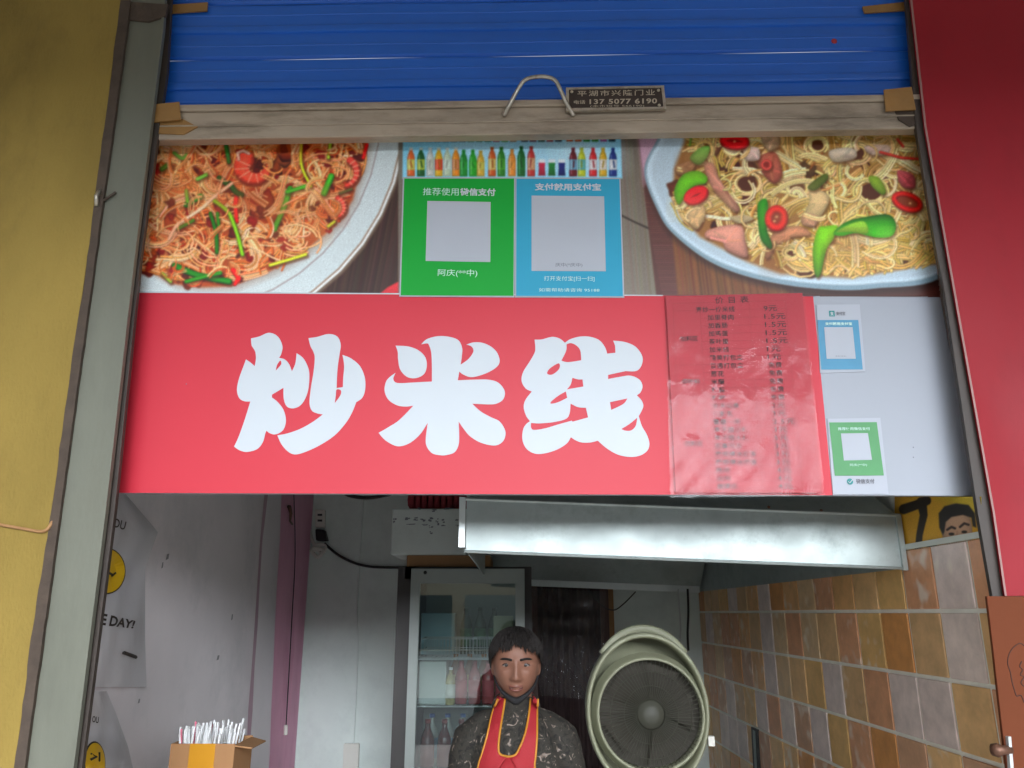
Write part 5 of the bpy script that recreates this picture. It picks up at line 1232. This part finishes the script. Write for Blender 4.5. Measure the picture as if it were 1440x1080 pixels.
# bottles, cans and cartons
def bottle_meshes(h, r):
    prof = [(r * .9, 0), (r, .01), (r, h * .62), (r * .85, h * .70), (r * .42, h * .84), (r * .36, h * .92), (r * .36, h * .95)]
    return lathe([(0, 0)] + prof + [(0, h * .951)], 16), lathe([(r * 1.015, h * .18), (r * 1.015, h * .55)], 16), lathe([(r * .42, h * .93), (r * .42, h), (0, h)], 14)
def rawmesh(name, vf, m):
    me = bpy.data.meshes.new(name); me.from_pydata([tuple(v) for v in vf[0]], [], vf[1]); me.materials.append(m)
    me.polygons.foreach_set('use_smooth', [True] * len(me.polygons)); return me
def bottle(loc, h, r, cb, cl_, cc, label, group, cache={}):
    key = (h, r, cb, cl_, cc)
    if key not in cache:
        b, l, c_ = bottle_meshes(h, r)
        mk = lambda n_, col, ro: mat(n_, srgb(*col), ro)
        cache[key] = (rawmesh('bottle_body', b, mk('drink', cb, .2)), rawmesh('bottle_label', l, mk('label', cl_, .5)), rawmesh('bottle_cap', c_, mk('cap', cc, .4)))
    t = thing('drink_bottle', label, 'bottle', loc, group)
    for nm, me_ in zip(('bottle_body', 'bottle_label', 'bottle_cap'), cache[key]):
        o = bpy.data.objects.new(nm, me_); C.objects.link(o); o.parent = t
for i in range(4):
    bottle((PY(648 + i * 19, 980, YFR + .10).x, YFR + .10, shz[1] + .003), .20, .030, (170, 70, 74), (196, 90, 98), (150, 50, 60), 'pink labelled drink bottle on the second shelf of the fridge', 'pink drinks in the fridge')
bottle((PY(633, 980, YFR + .06).x, YFR + .06, shz[1] + .003), .17, .024, (190, 176, 120), (226, 226, 216), (240, 240, 240), 'small pale bottle with white label beside the pink drinks', 'pale drink in the fridge')
for i in range(3):
    bottle((PY(600 + i * 24, 1080, YFR + .12).x, YFR + .12, .953), .25, .034, (84, 24, 26), (120, 30, 34), (130, 36, 36), 'dark red drink bottle on the third shelf of the fridge', 'dark red drinks in the fridge')
for i in range(2):
    bottle((PY(676 + i * 22, 1080, YFR + .14).x, YFR + .14, .953), .25, .034, (60, 120, 74), (170, 200, 176), (60, 140, 80), 'green drink bottle on the third shelf of the fridge', 'green drinks in the fridge')
for i in range(3):
    bottle((PY(655 + i * 20, 900, YFR + .42).x, YFR + .42, zb_ + .003), .24, .032, (44, 70, 50), (70, 120, 74), (30, 60, 40), 'dark green bottle behind the wire basket in the fridge', 'green bottles behind the basket')
for i in range(5):
    bottle((PY(640 + i * 20, 980, YFR + .3).x, YFR + .3, shz[1] + .003), .22, .031, (150, 96, 60), (206, 190, 120), (200, 120, 50), 'amber tea bottle in the rear row of the second fridge shelf', 'amber drinks in the fridge')
for i in range(5):
    bottle((PY(606 + i * 22, 1080, YFR + .34).x, YFR + .34, .953), .25, .033, (190, 196, 190), (120, 170, 200), (70, 120, 190), 'clear water bottle in the rear row of the third fridge shelf', 'water bottles in the fridge')
def goods(name, label, qd, Y, dep, m, z, cat, tint=None):
    a, b = PY(qd[0], qd[2], Y), PY(qd[1], qd[2], Y)
    o = obj(name, *box(a.x, b.x, Y, Y + dep, z, a.z), m); bevel(o, .006, 2); tag(o, label, cat)
    return o
goods('food_tub', 'white carton standing at the left of the second fridge shelf', (590, 628, 930), YFR + .05, .2, M['carton'], shz[1] + .003, 'carton')
goods('food_carton', 'pale blue carton at the left of the upper fridge shelf', (592, 640, 862), YFR + .36, .15, mat('pale_blue_card', srgb(160, 196, 206), .5, var=.05), zb_ + .003, 'carton')
goods('food_carton', 'cream carton at the right of the upper fridge shelf', (694, 722, 866), YFR + .36, .15, mat('cream_card', srgb(206, 208, 176), .5, var=.05), zb_ + .003, 'carton')

# on top of the fridge: plank, white box, red bag
pk = obj('plank', *box(PY(572, 790, 4.02).x, PY(690, 790, 4.02).x, 4.02, 4.5, fz1 + .0, fz1 + .058), M['wood']); bevel(pk, .004, 1); tag(pk, 'raw wooden plank lying on top of the drinks fridge', 'plank')
cb_ = thing('white_box', 'white carton with smudged dark markings on a plank above the fridge', 'box', (-.4, 4.2, fz1 + .058))
zc1 = PY(600, 715, 4.0).z
o = obj('carton_body', *box(PY(550, 750, 4.0).x, PY(657, 750, 4.0).x, 4.0, 4.38, fz1 + .058, zc1), M['carton'], cb_); bevel(o, .012, 3)
smud = []
r3 = random.Random(4)
def smudge(x, y, w, h):
    for k in range(4):
        xa = x + r3.uniform(0, w * .7); ya = y + r3.uniform(0, h * .8); ww = r3.uniform(.25, .6) * w; hh_ = r3.uniform(.15, .3) * h
        smud.append(sheet([(xa, ya), (xa + ww, ya - .3), (xa + ww, ya + hh_), (xa, ya + hh_ + .3)], 3.9985 - len(smud) * .00002))
for x, y, w, h in ((569, 727, 8, 7), (580, 727, 7, 6), (590, 728, 7, 6), (602, 726, 8, 9), (612, 728, 5, 10), (621, 729, 6, 6), (640, 730, 6, 6), (552, 726, 5, 9), (603, 738, 5, 5), (602, 747, 6, 4), (604, 716, 8, 5), (586, 714, 5, 4), (624, 713, 14, 4), (570, 736, 16, 2), (592, 737, 10, 2), (618, 738, 10, 2), (640, 738, 7, 2)): smudge(x, y, w, h)
obj('markings', *merge(smud), M['greyink'], cb_)['kind'] = 'stuff'
obj('push_pin', *lathe([(0, -.012), (.006, -.010), (.008, 0)], 10, 'y', PY(645, 757, 4.0)), M['whiteplastic'], cb_)
zr0 = zc1 + .001
rb_ = []
for i in range(9):
    xx = PY(578 + i * 9, 705, 4.04).x
    rb_.append(tube([(xx, 4.06, zr0 + .05), (xx, 4.32, zr0 + .05)], [(.022, .05), (.022, .05)], 10))
rg = obj('red_bag', *merge(rb_), M['redbag'], None, True); tag(rg, 'dark red ribbed bag lying on top of the white carton', 'bag')

# ---- door in the back wall, plastic sheet, cables
dw = thing('back_door', 'dark doorway curtain in a reddish wooden frame beside the fridge', 'door', (.3, YB, .03))
dl, drr = PY(738, 900, YB - .03).x, PY(861, 900, YB - .03).x
obj('jamb', *box(dl, dl + .08, YB - .05, YB - .001, .03, 2.1), M['darkwood'], dw); obj('jamb', *box(drr - .07, drr, YB - .05, YB - .001, .03, 2.1), M['darkwood'], dw); obj('head_rail', *box(dl + .08, drr - .07, YB - .05, YB - .001, 2.02, 2.1), M['darkwood'], dw)
obj('jamb_edge', *box(drr - .018, drr + .012, YB - .062, YB - .0505, .03, 2.1), M['wood'], dw)
V, Fc = [], []
for i in range(61):
    x = dl + .08 + (drr - .07 - dl - .08) * i / 60; yy = YB - .03 + .014 * math.sin(i * .8) + .006 * math.sin(i * 2.1)
    V += [(x, yy, .05), (x, yy, 2.02)]
for i in range(60): Fc.append((2 * i, 2 * i + 2, 2 * i + 3, 2 * i + 1))
obj('curtain', V, Fc, M['maroon'], dw, True)
ps = grid_sheet('plastic_sheet', [(742, 826), (852, 832), (846, 985), (760, 978)], 4.80, M['clear'], 40, 48, .03, None, 21)
tag(ps, 'wrinkled clear plastic sheet hanging behind the man under the hood', 'plastic sheet')
for nm, pp, r_, m_, lab in (('hanging_cable', [(826, 828), (845, 850), (862, 858), (876, 850), (894, 832)], .004, 'black', 'thin black cable sagging below the rear lip of the hood'),
                            ('hanging_rod', [(967, 828), (968, 860), (967, 890), (968, 915)], .007, 'black', 'dark rod hanging in the back corner behind the fan'),
                            ('hanging_strip', [(954, 828), (955, 850), (957, 880), (956, 905)], .005, 'wirewhite', 'thin pale strip hanging next to the dark rod'),):
    yy = 4.84
    o = obj(nm, *tube(catmull([PY(x, y, yy) for x, y in pp], 5), r_, 6), M[m_], None, True); tag(o, lab, 'cable' if 'cable' in nm else 'rod')
# knife on the tiles
kn = thing('knife_rack_bar', 'narrow dark metal bar fixed upright on the brown tiles', 'bar', PX(1060, 1040, XR - .01))
v = [PX(1056, 1022, XR - .012), PX(1065, 1026, XR - .012), PX(1069, 1100, XR - .012), PX(1060, 1095, XR - .012)]
v += [p + Vector((.008, 0, 0)) for p in v]
obj('bar', v, [(0, 1, 2, 3), (7, 6, 5, 4), (0, 4, 5, 1), (1, 5, 6, 2), (2, 6, 7, 3), (3, 7, 4, 0)], M['black'], kn)
obj('bar_face', [p + Vector((-.002, 0, 0)) for p in [PX(1059, 1026, XR - .012), PX(1062.5, 1028, XR - .012), PX(1066, 1098, XR - .012), PX(1062.5, 1096, XR - .012)]], [(0, 1, 2, 3)], M['hood'], kn)

# ---- box fan on the cooking counter
YFN = 3.10
fc = PY(912, 1001, YFN); RX = (PY(999, 1000, YFN).x - PY(824, 1000, YFN).x) / 2
fan = thing('electric_fan', 'aged cream plastic electric fan with round grille standing in front of tiled wall', 'fan', (fc.x, YFN + .08, .80))
RT = PY(912, 889, YFN).z - fc.z            # oval shell: taller than wide
def ovalring(prof, seg=64, cx=fc.x, cz=fc.z, sx=1.0, sz=1.0):
    V, Fc = [], []; n = len(prof)
    for r, y in prof:
        for k in range(seg):
            a = 2 * math.pi * k / seg; V.append((cx + r * sx * math.cos(a), YFN + y, cz + r * sz * math.sin(a)))
    for i in range(n - 1):
        for k in range(seg):
            k2 = (k + 1) % seg; Fc.append((i * seg + k, (i + 1) * seg + k, (i + 1) * seg + k2, i * seg + k2))
    return V, Fc
kz = RT / RX
obj('shell', *ovalring([(RX - .018, .10), (RX - .018, .02), (RX - .015, .006), (RX - .009, 0), (RX - .002, .010), (RX, .03), (RX - .004, .10), (RX - .03, .16), (0.001, .17)], sz=kz), M['fan'], fan, True)
gx, gz = PY(916, 1003, YFN).x, PY(916, 1003, YFN).z; RG = RX * .845
obj('inner_ring', *ovalring([(RG - .003, .06), (RG - .004, .012), (RG, .005), (RG + .006, .008), (RG + .011, .03), (RX - .012, .06)], cx=gx, cz=gz - .006), M['fan'], fan, True)
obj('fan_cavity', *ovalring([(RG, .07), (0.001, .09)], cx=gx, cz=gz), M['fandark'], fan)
spk = []
for k in range(72):
    a = 2 * math.pi * k / 72; ca, sa = math.cos(a), math.sin(a); tw = .12
    p0 = Vector((gx + .052 * ca, YFN + .012, gz - .006 + .052 * sa)); p1 = Vector((gx + (RG - .004) * math.cos(a + tw), YFN + .016, gz - .006 + (RG - .004) * math.sin(a + tw)))
    spk.append(tube([p0, (p0 + p1) / 2 + Vector((0, -.008, 0)), p1], .0016, 4))
for rr in (.10, .15): spk.append(tube([(gx + rr * math.cos(t), YFN + .006, gz - .006 + rr * math.sin(t)) for t in np.linspace(0, 2 * math.pi, 50)], .0016, 4))
obj('grille', *merge(spk), M['fangrille'], fan)
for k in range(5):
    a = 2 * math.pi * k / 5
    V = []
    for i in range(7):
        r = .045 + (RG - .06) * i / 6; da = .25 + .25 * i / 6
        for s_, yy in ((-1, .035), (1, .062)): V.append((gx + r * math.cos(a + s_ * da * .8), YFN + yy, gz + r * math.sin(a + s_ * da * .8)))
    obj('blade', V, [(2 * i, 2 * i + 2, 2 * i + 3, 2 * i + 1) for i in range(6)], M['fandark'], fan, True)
obj('hub', *lathe([(0, -.012), (.024, -.011), (.036, -.004), (.046, .006), (.056, .012)], 32, 'y', (gx, YFN + .004, gz - .006)), M['fangrille'], fan, True)
arc = [(fc.x + (RX - .016) * math.cos(t), YFN + .05, fc.z + (RT + .012) * math.sin(t)) for t in np.linspace(.75, 2.4, 24)]
obj('carry_handle', *tube(arc, [(.006, .016)] * 24, 8), M['fan'], fan, True)
o = obj('foot', *box(fc.x - .13, fc.x + .13, YFN - .02, YFN + .18, .80, .83), M['fan'], fan); bevel(o, .01, 2)
obj('neck', *box(fc.x - .06, fc.x + .06, YFN + .04, YFN + .14, .83, fc.z - RT * .9), M['fan'], fan)
o = obj('fan_clip', *box(PY(1000, 1045, YFN).x, PY(1009, 1045, YFN).x, YFN + .04, YFN + .07, PY(1000, 1052, YFN).z, PY(1000, 1038, YFN).z), M['whiteplastic'], fan)

# ================================================================== THE MAN
YM = 2.82
hc = Vector((PY(725.5, 937, YM).x, YM, 1.534))      # head centre (eye level)
person = thing('person', 'man in dark patterned jacket and red apron with yellow piping, standing behind the counter', 'person', (hc.x, YM, .03))
def headpt(dx, dy, dz, grow=0.0):
    """unit direction (x right, y back, z up) -> point on the head; face looks to -y"""
    wx, wy, wz = .0765, .094, .110
    z = dz; x = dx; y = dy
    jaw = 1.0
    if z < 0: jaw = 1 - .25 * (-z) ** 2.0
    top = 1.0 - .06 * max(z, 0) ** 2
    X = wx * x * jaw * top; Y = wy * y * (1 - .12 * max(-z, 0) * (1 if y > 0 else .2)); Z = wz * z
    e = (abs(x) ** 2.4 + abs(y) ** 2.4 + abs(z) ** 2.4) ** (-1 / 2.4)
    X *= e ** .5; Y *= e ** .5; Z *= e ** .25
    if y < 0.25:
        fr_ = min(1.0, max(0.0, (.25 - y) / .6))
        g = lambda cx, cz, sx, sz: math.exp(-((X - cx) / sx) ** 2 - ((Z - cz) / sz) ** 2)
        D = 0
        tt = min(max((.012 - Z) / .05, 0), 1)
        D += (.006 + .018 * tt) * math.exp(-(X / (.0085 + .005 * tt)) ** 2) * (1 if -.044 < Z < .012 else math.exp(-((Z + .044) / .006) ** 2) if Z < 0 else math.exp(-((Z - .012) / .012) ** 2))
        D += .008 * (g(.014, -.041, .006, .006) + g(-.014, -.041, .006, .006))
        D -= .011 * (g(.033, .0, .018, .011) + g(-.033, .0, .018, .011))
        D += .004 * (g(.034, .020, .022, .007) + g(-.034, .020, .022, .007))
        D += .005 * (g(.046, -.026, .016, .016) + g(-.046, -.026, .016, .016))
        D += .006 * g(0, -.066, .022, .005) + .0065 * g(0, -.078, .019, .0055) - .005 * g(0, -.0725, .022, .0025) + .004 * g(0, -.07, .03, .02)
        D += .008 * g(0, -.104, .02, .014)
        Y -= D * fr_
    s_ = 1 + grow
    return Vector((X * s_, Y * s_, Z * s_))
def sphere_dirs(nl, ns):
    D, Fc = [(0, 0, 1)], []
    for i in range(1, nl):
        t = math.pi * i / nl
        for k in range(ns):
            a = 2 * math.pi * k / ns; D.append((math.sin(t) * math.cos(a), math.sin(t) * math.sin(a), math.cos(t)))
    D.append((0, 0, -1))
    for k in range(ns): Fc.append((0, 1 + k, 1 + (k + 1) % ns)); b = 1 + (nl - 2) * ns; Fc.append((len(D) - 1, b + (k + 1) % ns, b + k))
    for i in range(nl - 2):
        for k in range(ns): k2 = (k + 1) % ns; Fc.append((1 + i * ns + k, 1 + (i + 1) * ns + k, 1 + (i + 1) * ns + k2, 1 + i * ns + k2))
    return D, Fc
def remeshed(name, parts, voxel, m, parent, smooth=2, wrinkle=0.0):
    me = bpy.data.meshes.new(name); v, f = merge(parts); me.from_pydata([tuple(p) for p in v], [], f)
    bm = bmesh.new(); bm.from_mesh(me); bmesh.ops.recalc_face_normals(bm, faces=bm.faces[:]); bm.to_mesh(me); bm.free()
    o = bpy.data.objects.new(name, me); C.objects.link(o)
    md = o.modifiers.new('r', 'REMESH'); md.mode = 'VOXEL'; md.voxel_size = voxel
    if smooth:
        s_ = o.modifiers.new('s', 'SMOOTH'); s_.factor = .5; s_.iterations = smooth
    dg = bpy.context.evaluated_depsgraph_get(); n_ = bpy.data.meshes.new_from_object(o.evaluated_get(dg))
    bpy.data.objects.remove(o); n_.name = name; n_.materials.clear(); n_.materials.append(m)
    if wrinkle:
        for q in n_.vertices:
            p = q.co; n3 = q.normal
            q.co = p + n3 * wrinkle * (math.sin(p.z * 46 + 14 * p.x + 3 * math.sin(p.x * 21)) * .5 + math.sin(p.z * 83 - p.x * 37 + p.y * 30) * .35 + math.sin(p.x * 60 + p.z * 25) * .3)
    n_.polygons.foreach_set('use_smooth', [True] * len(n_.polygons)); n_.update()
    return link(bpy.data.objects.new(name, n_), parent)
D_, HF = sphere_dirs(90, 120)
O = Vector((hc.x, YM, 0))
def W_(x, y, z): return Vector((hc.x + x, YM + y, z))
headv = [hc + headpt(*d_) for d_ in D_]
parts = [(headv, HF)]
for s_ in (-1, 1):      # ears
    ev = [hc + Vector((s_ * (.0725 + .009 * d_[0] * s_ + .004), .012 + .017 * d_[1] + .004 * s_ * d_[0], -.008 + .030 * d_[2])) for d_ in sphere_dirs(14, 16)[0]]
    parts.append((ev, sphere_dirs(14, 16)[1]))
parts.append(tube([W_(0, .03, 1.50), W_(0, .03, 1.43), W_(0, .02, 1.38), W_(0, .02, 1.33)], [(.052, .056), (.054, .056), (.062, .06), (.09, .07)], 20))
parts.append(tube([W_(0, .02, 1.40), W_(0, .02, 1.36), W_(0, .01, 1.24), W_(0, .0, 1.08), W_(0, .01, .95), W_(0, .015, .84)], [(.06, .05), (.11, .07), (.140, .1), (.130, .095), (.15, .105), (.12, .09)], 24))
for s_ in (-1, 1):
    sh_, el, wr_ = W_(s_ * .145, .02, 1.300), W_(s_ * .202, .05, 1.07), W_(s_ * .17, -.17, .985)
    parts.append(tube([W_(s_ * .09, .02, 1.335), sh_, (sh_ + el) / 2, el], [.055, .056, .046, .040], 14))
    parts.append(tube([el + Vector((0, .01, .01)), el + Vector((0, -.02, -.015)), (el + wr_) / 2, wr_], [.036, .041, .036, .026], 14))
    hand = wr_ + Vector((-s_ * .012, -.085, -.02)); parts.append(tube([wr_, wr_ + Vector((-s_ * .004, -.035, -.006)), hand], [(.026, .02), (.038, .016), (.040, .013)], 12))
    for q, (off, ln) in enumerate(((-.030, .062), (-.010, .076), (.011, .070), (.030, .055))):
        b0 = hand + Vector((off, .004, 0)); parts.append(tube([b0, b0 + Vector((off * .05, -ln * .45, -.006)), b0 + Vector((off * .05, -ln * .75, -.024)), b0 + Vector((0, -ln * .9, -.042))], [.0088, .0084, .0078, .006], 8))
    tb = wr_ + Vector((-s_ * .03, -.04, -.006)); parts.append(tube([tb, tb + Vector((-s_ * .03, -.03, -.010)), tb + Vector((-s_ * .036, -.062, -.022))], [.012, .0105, .008], 8))
    parts.append(tube([W_(s_ * .085, .01, .90), W_(s_ * .095, .0, .70), W_(s_ * .095, -.005, .48), W_(s_ * .095, .02, .30), W_(s_ * .095, .03, .10), W_(s_ * .095, .03, .04)], [.085, .078, .056, .052, .038, .038], 14))
    parts.append(tube([W_(s_ * .095, .06, .06), W_(s_ * .098, .0, .062), W_(s_ * .10, -.08, .052), W_(s_ * .10, -.14, .046)], [(.034, .03), (.038, .032), (.042, .02), (.03, .014)], 12))
body = remeshed('body', parts, .0042, M['skin'], person, 1)
# jacket
parts = [tube([W_(0, .03, 1.425), W_(0, .025, 1.40), W_(0, .02, 1.365), W_(0, .01, 1.30), W_(0, .005, 1.2), W_(0, .0, 1.08), W_(0, .01, .95), W_(0, .01, .80)], [(.058, .058), (.074, .064), (.108, .082), (.150, .108), (.164, .120), (.158, .118), (.168, .122), (.18, .128)], 32)]
for s_ in (-1, 1):
    sh_, el, wr_ = W_(s_ * .148, .02, 1.300), W_(s_ * .205, .05, 1.07), W_(s_ * .172, -.155, .99)
    parts.append(tube([W_(s_ * .05, .02, 1.365), W_(s_ * .095, .02, 1.338), sh_, (sh_ + el) / 2, el], [.04, .054, .064, .058, .052], 16))
    parts.append(tube([el + Vector((0, .012, .012)), el + Vector((0, -.02, -.016)), (el + wr_) / 2, wr_], [.052, .058, .050, .042], 16))
jacket = remeshed('jacket', parts, .008, M['camo'], person, 3, .0035)
# collar
cpts = []
for t in np.linspace(-2.35, 2.35, 26): cpts.append(W_(.072 * math.sin(t), .028 + .066 * math.cos(t), 1.415 + .022 * math.cos(t) - .012))
obj('collar', *tube(cpts, [(.009, .024)] * 26, 8), M['camo'], person, True)
parts = []
for s_ in (-1, 1):
    parts.append(tube([W_(s_ * .07, .01, .93), W_(s_ * .09, .01, .86), W_(s_ * .098, .0, .70), W_(s_ * .097, -.002, .48), W_(s_ * .097, .02, .30), W_(s_ * .097, .03, .10)], [(.11, .11), (.105, .11), (.095, .1), (.075, .08), (.068, .07), (.06, .065)], 18))
remeshed('trousers', parts, .011, M['trousers'], person, 3, .003)
for s_ in (-1, 1): obj('shoe', *tube([W_(s_ * .095, .085, .07), W_(s_ * .095, .06, .068), W_(s_ * .098, .0, .072), W_(s_ * .10, -.08, .058), W_(s_ * .10, -.145, .05), W_(s_ * .10, -.165, .045)], [(.02, .02), (.042, .038), (.046, .042), (.05, .028), (.04, .02), (.01, .01)], 14), M['shoe'], person, True)
# eyes, brows, lips
bt = BVHTree.FromPolygons([tuple(v) for v in headv], HF)
def onface(x, z, lift):
    h_ = bt.ray_cast(hc + Vector((x, -.3, z)), Vector((0, 1, 0)))[0]
    return (h_ if h_ else hc + Vector((x, -.08, z))) + Vector((0, -lift, 0))
for s_ in (-1, 1):
    ec = onface(s_ * .0315, 0, -.0042)
    ev = [ec + Vector((.0135 * d_[0], .0085 * d_[1], .0056 * d_[2])) for d_ in sphere_dirs(12, 16)[0]]
    eye = obj('eye', ev, sphere_dirs(12, 16)[1], M['eyewhite'], person, True)
    obj('iris', *lathe([(0, -.0008), (.0052, -.0004), (.0056, .002)], 14, 'y', ec + Vector((0, -.0086, .0004))), M['iris'], eye)
    obj('upper_lid', *tube([ec + Vector((x, -.0082 + abs(x) * .26, .0052 - 24 * x * x)) for x in np.linspace(-.0145, .0145, 9)], .0017, 6), M['iris'], person, True)
    bw = [onface(s_ * x, .0160 + .0045 * math.sin((x - .012) / .038 * 2.4), .0006) for x in np.linspace(.013, .052, 9)]
    obj('eyebrow', *tube(bw, [(.002, .003)] + [(.0028, .0042)] * 6 + [(.002, .003), (.001, .0015)], 6), M['hair'], person, True)
for zc_, th_, m_, nm in ((-.0660, .0030, 'lip', 'lips'), (-.0785, .0036, 'lip', 'lips'), (-.0722, .0034, 'mouth', 'mouth_opening')):
    obj(nm, *tube([onface(x, zc_ + (.0065 if zc_ < -.076 else .0035) * (abs(x) / .024) ** 2, .0006) for x in np.linspace(-.023, .023, 13)], [(.001, .001)] + [(.0022, th_)] * 11 + [(.001, .001)], 6), M[m_], person, True)
# hair: a cap with a ragged fringe, then loose locks
HD, HFc = sphere_dirs(48, 72)
def hairpt(d_, g_):
    p = headpt(*d_, grow=g_); z = d_[2]
    full = max(0.0, min(1.0, (z + .1) / .5)) * (1 - .55 * max(0, z - .6) / .4)
    p.x *= 1 + .13 * full; p.y *= 1 + .06 * full
    if z > .8: p.z -= .006 * (z - .8) / .2
    return hc + p + Vector((0, .004, .0))
def hairline(d_):
    x, y, z = d_
    front = .56 + .05 * math.sin(x * 9 + .6) + .03 * math.sin(x * 31 + 1)
    side = .06; back = -.45
    t = (y + 1) / 2
    return front * max(0, 1 - t * 2.2) + side * (1 - abs(2 * t - 1)) + back * max(0, (t - .5) * 2)
keepv = {}; V = []
for i, d_ in enumerate(HD):
    if d_[2] > hairline(d_):
        keepv[i] = len(V)
        g_ = .10 + .03 * max(d_[2], 0) + .012 * math.sin(d_[0] * 31 + d_[1] * 17) + .010 * math.sin(d_[1] * 41 - d_[0] * 13)
        V.append(hairpt(d_, g_))
hcap = obj('hair', V, [tuple(keepv[i] for i in f) for f in HFc if all(i in keepv for i in f)], M['hair'], person, True)
locks = []
r4 = random.Random(9)
for k in range(1700):
    a = r4.uniform(0, 2 * math.pi); z = r4.uniform(-.1, 1)
    d_ = Vector((math.cos(a) * math.sqrt(max(0, 1 - z * z)), math.sin(a) * math.sqrt(max(0, 1 - z * z)), z)).normalized()
    if z < hairline(d_): continue
    p = [];
    fall = Vector((d_.x * .5 + r4.uniform(-.25, .25), d_.y * .4 - .15 + r4.uniform(-.25, .25), -.9))
    q = Vector(d_); ln = r4.uniform(.18, .42)
    for i in range(5):
        g_ = .115 + .03 * max(q.z, 0) + .018 * i / 4
        lo = hairline(q) - .07 - .13 * r4.random()
        if q.z < lo and i > 0: break
        p.append(hairpt(q.normalized(), g_))
        q = (q + fall * ln / 4).normalized()
    if len(p) > 2: locks.append(tube(p, [.0019] + [.0021] * (len(p) - 2) + [.0004], 4))
for k in range(0):
    x = r4.uniform(-.03, .03); b0 = hc + Vector((x, r4.uniform(-.02, .05), .118)); locks.append(tube([b0, b0 + Vector((x * .3, -.004, .014)), b0 + Vector((x * .5 + .004, -.012, .022))], [.003, .0024, .0004], 4))
obj('hair_locks', *merge(locks), M['hair'], hcap)
# cloth mask pulled down under the chin, hung from the ears
pth = []
for t in np.linspace(-1, 1, 41):
    an = t * 1.75; dz = -.22 - .70 * (1 - t * t) ** .8; q = math.sqrt(1 - dz * dz)
    pth.append(hc + headpt(math.sin(an) * q, -math.cos(an) * q, dz, grow=.045) + Vector((0, 0, -.006 * (1 - t * t))))
n = len(pth)
obj('face_mask', *tube(pth, [(.003 + .008 * math.sin(math.pi * i / (n - 1)) ** 2, .003 + .009 * math.sin(math.pi * i / (n - 1)) ** 2) for i in range(n)], 8), M['mask'], person, True)
# apron: bib with a U neck, laid over the jacket
jt = BVHTree.FromPolygons([tuple(v.co) for v in jacket.data.vertices], [tuple(p.vertices) for p in jacket.data.polygons])
def on_jacket(x, z, lift):
    h_ = jt.ray_cast(Vector((x, YM - 1, z)), Vector((0, 1, 0)))[0]
    yy = h_.y if h_ else YM - .06
    return Vector((x, yy - lift, z))
YA = YM - .10
def apx(px, py): p = PY(px, py, YA); return p.x, p.z
outl = [apx(x, y) for x, y in ((700, 984), (692, 1005), (685, 1035), (678, 1060), (672, 1080), (664, 1130))]
innl = [apx(x, y) for x, y in ((710, 986), (707, 1005), (703, 1030), (701, 1050), (703, 1060), (714, 1063))]
outr = [apx(x, y) for x, y in ((757, 984), (756, 1010), (755, 1040), (753, 1065), (752, 1080), (758, 1130))]
innr = [apx(x, y) for x, y in ((747, 986), (744, 1008), (739, 1030), (732, 1048), (725, 1060), (716, 1063))]
def rs(poly, n):
    P = catmull([(p[0], p[1], 0) for p in poly], 8); L = [0]
    for a, b in zip(P, P[1:]): L.append(L[-1] + (b - a).length)
    out = []
    for t in np.linspace(0, L[-1], n):
        out.append((float(np.interp(t, L, [p.x for p in P])), float(np.interp(t, L, [p.y for p in P]))))
    return out
V, Fc = [], []
def ladder(A, B, cols, lift=.009):
    global V, Fc
    k0 = len(V)
    for (ax, az), (bx_, bz) in zip(A, B):
        for i in range(cols + 1):
            u = i / cols; V.append(on_jacket(ax * (1 - u) + bx_ * u, az * (1 - u) + bz * u, lift))
    for j in range(len(A) - 1):
        for i in range(cols): k = k0 + j * (cols + 1) + i; Fc.append((k, k + cols + 1, k + cols + 2, k + 1))
NL_ = 26
ladder(rs(outl, NL_), rs(innl, NL_), 8)
ladder(rs(innr, NL_), rs(outr, NL_), 8)
lo_l, lo_r = outl[-1], outr[-1]; mid_l, mid_r = innl[-1], innr[-1]
# lower bib and skirt
A = [lo_l] + [(lo_l[0] - .015, lo_l[1] - .10), (hc.x - .17, 1.0), (hc.x - .18, .8), (hc.x - .17, .6)]
B = [lo_r] + [(lo_r[0] + .02, lo_r[1] - .10), (hc.x + .17, 1.0), (hc.x + .18, .8), (hc.x + .17, .6)]
# triangle between the two strap feet and the top of the bib
ladder([mid_l, ((mid_l[0] + lo_l[0]) / 2, (mid_l[1] + lo_l[1]) / 2), lo_l], [mid_r, ((mid_r[0] + lo_r[0]) / 2, (mid_r[1] + lo_r[1]) / 2), lo_r], 14)
ladder(rs(A, 24), rs(B, 24), 16)
ap = obj('apron', V, Fc, M['apron'], person, True)
so_ = ap.modifiers.new('thickness', 'SOLIDIFY'); so_.thickness = .0025; so_.offset = 1
for ed in (outl, outr, innl + list(reversed(innr))):
    obj('apron_piping', *tube([on_jacket(x, z, .011) for x, z in rs(ed, 44)], .0036, 6), M['piping'], ap, True)
# strap round the neck
np2 = [on_jacket((outl[0][0] + innl[0][0]) / 2, outl[0][1] - .005, .006), W_(-.064, .0, 1.415), W_(-.05, .085, 1.43), W_(0, .10, 1.435), W_(.05, .085, 1.43), W_(.064, .0, 1.415), on_jacket((outr[0][0] + innr[0][0]) / 2, outr[0][1] - .005, .006)]
obj('neck_strap', *tube(catmull(np2, 5), [(.005, .009)] * 31, 8), M['apron'], ap, True)
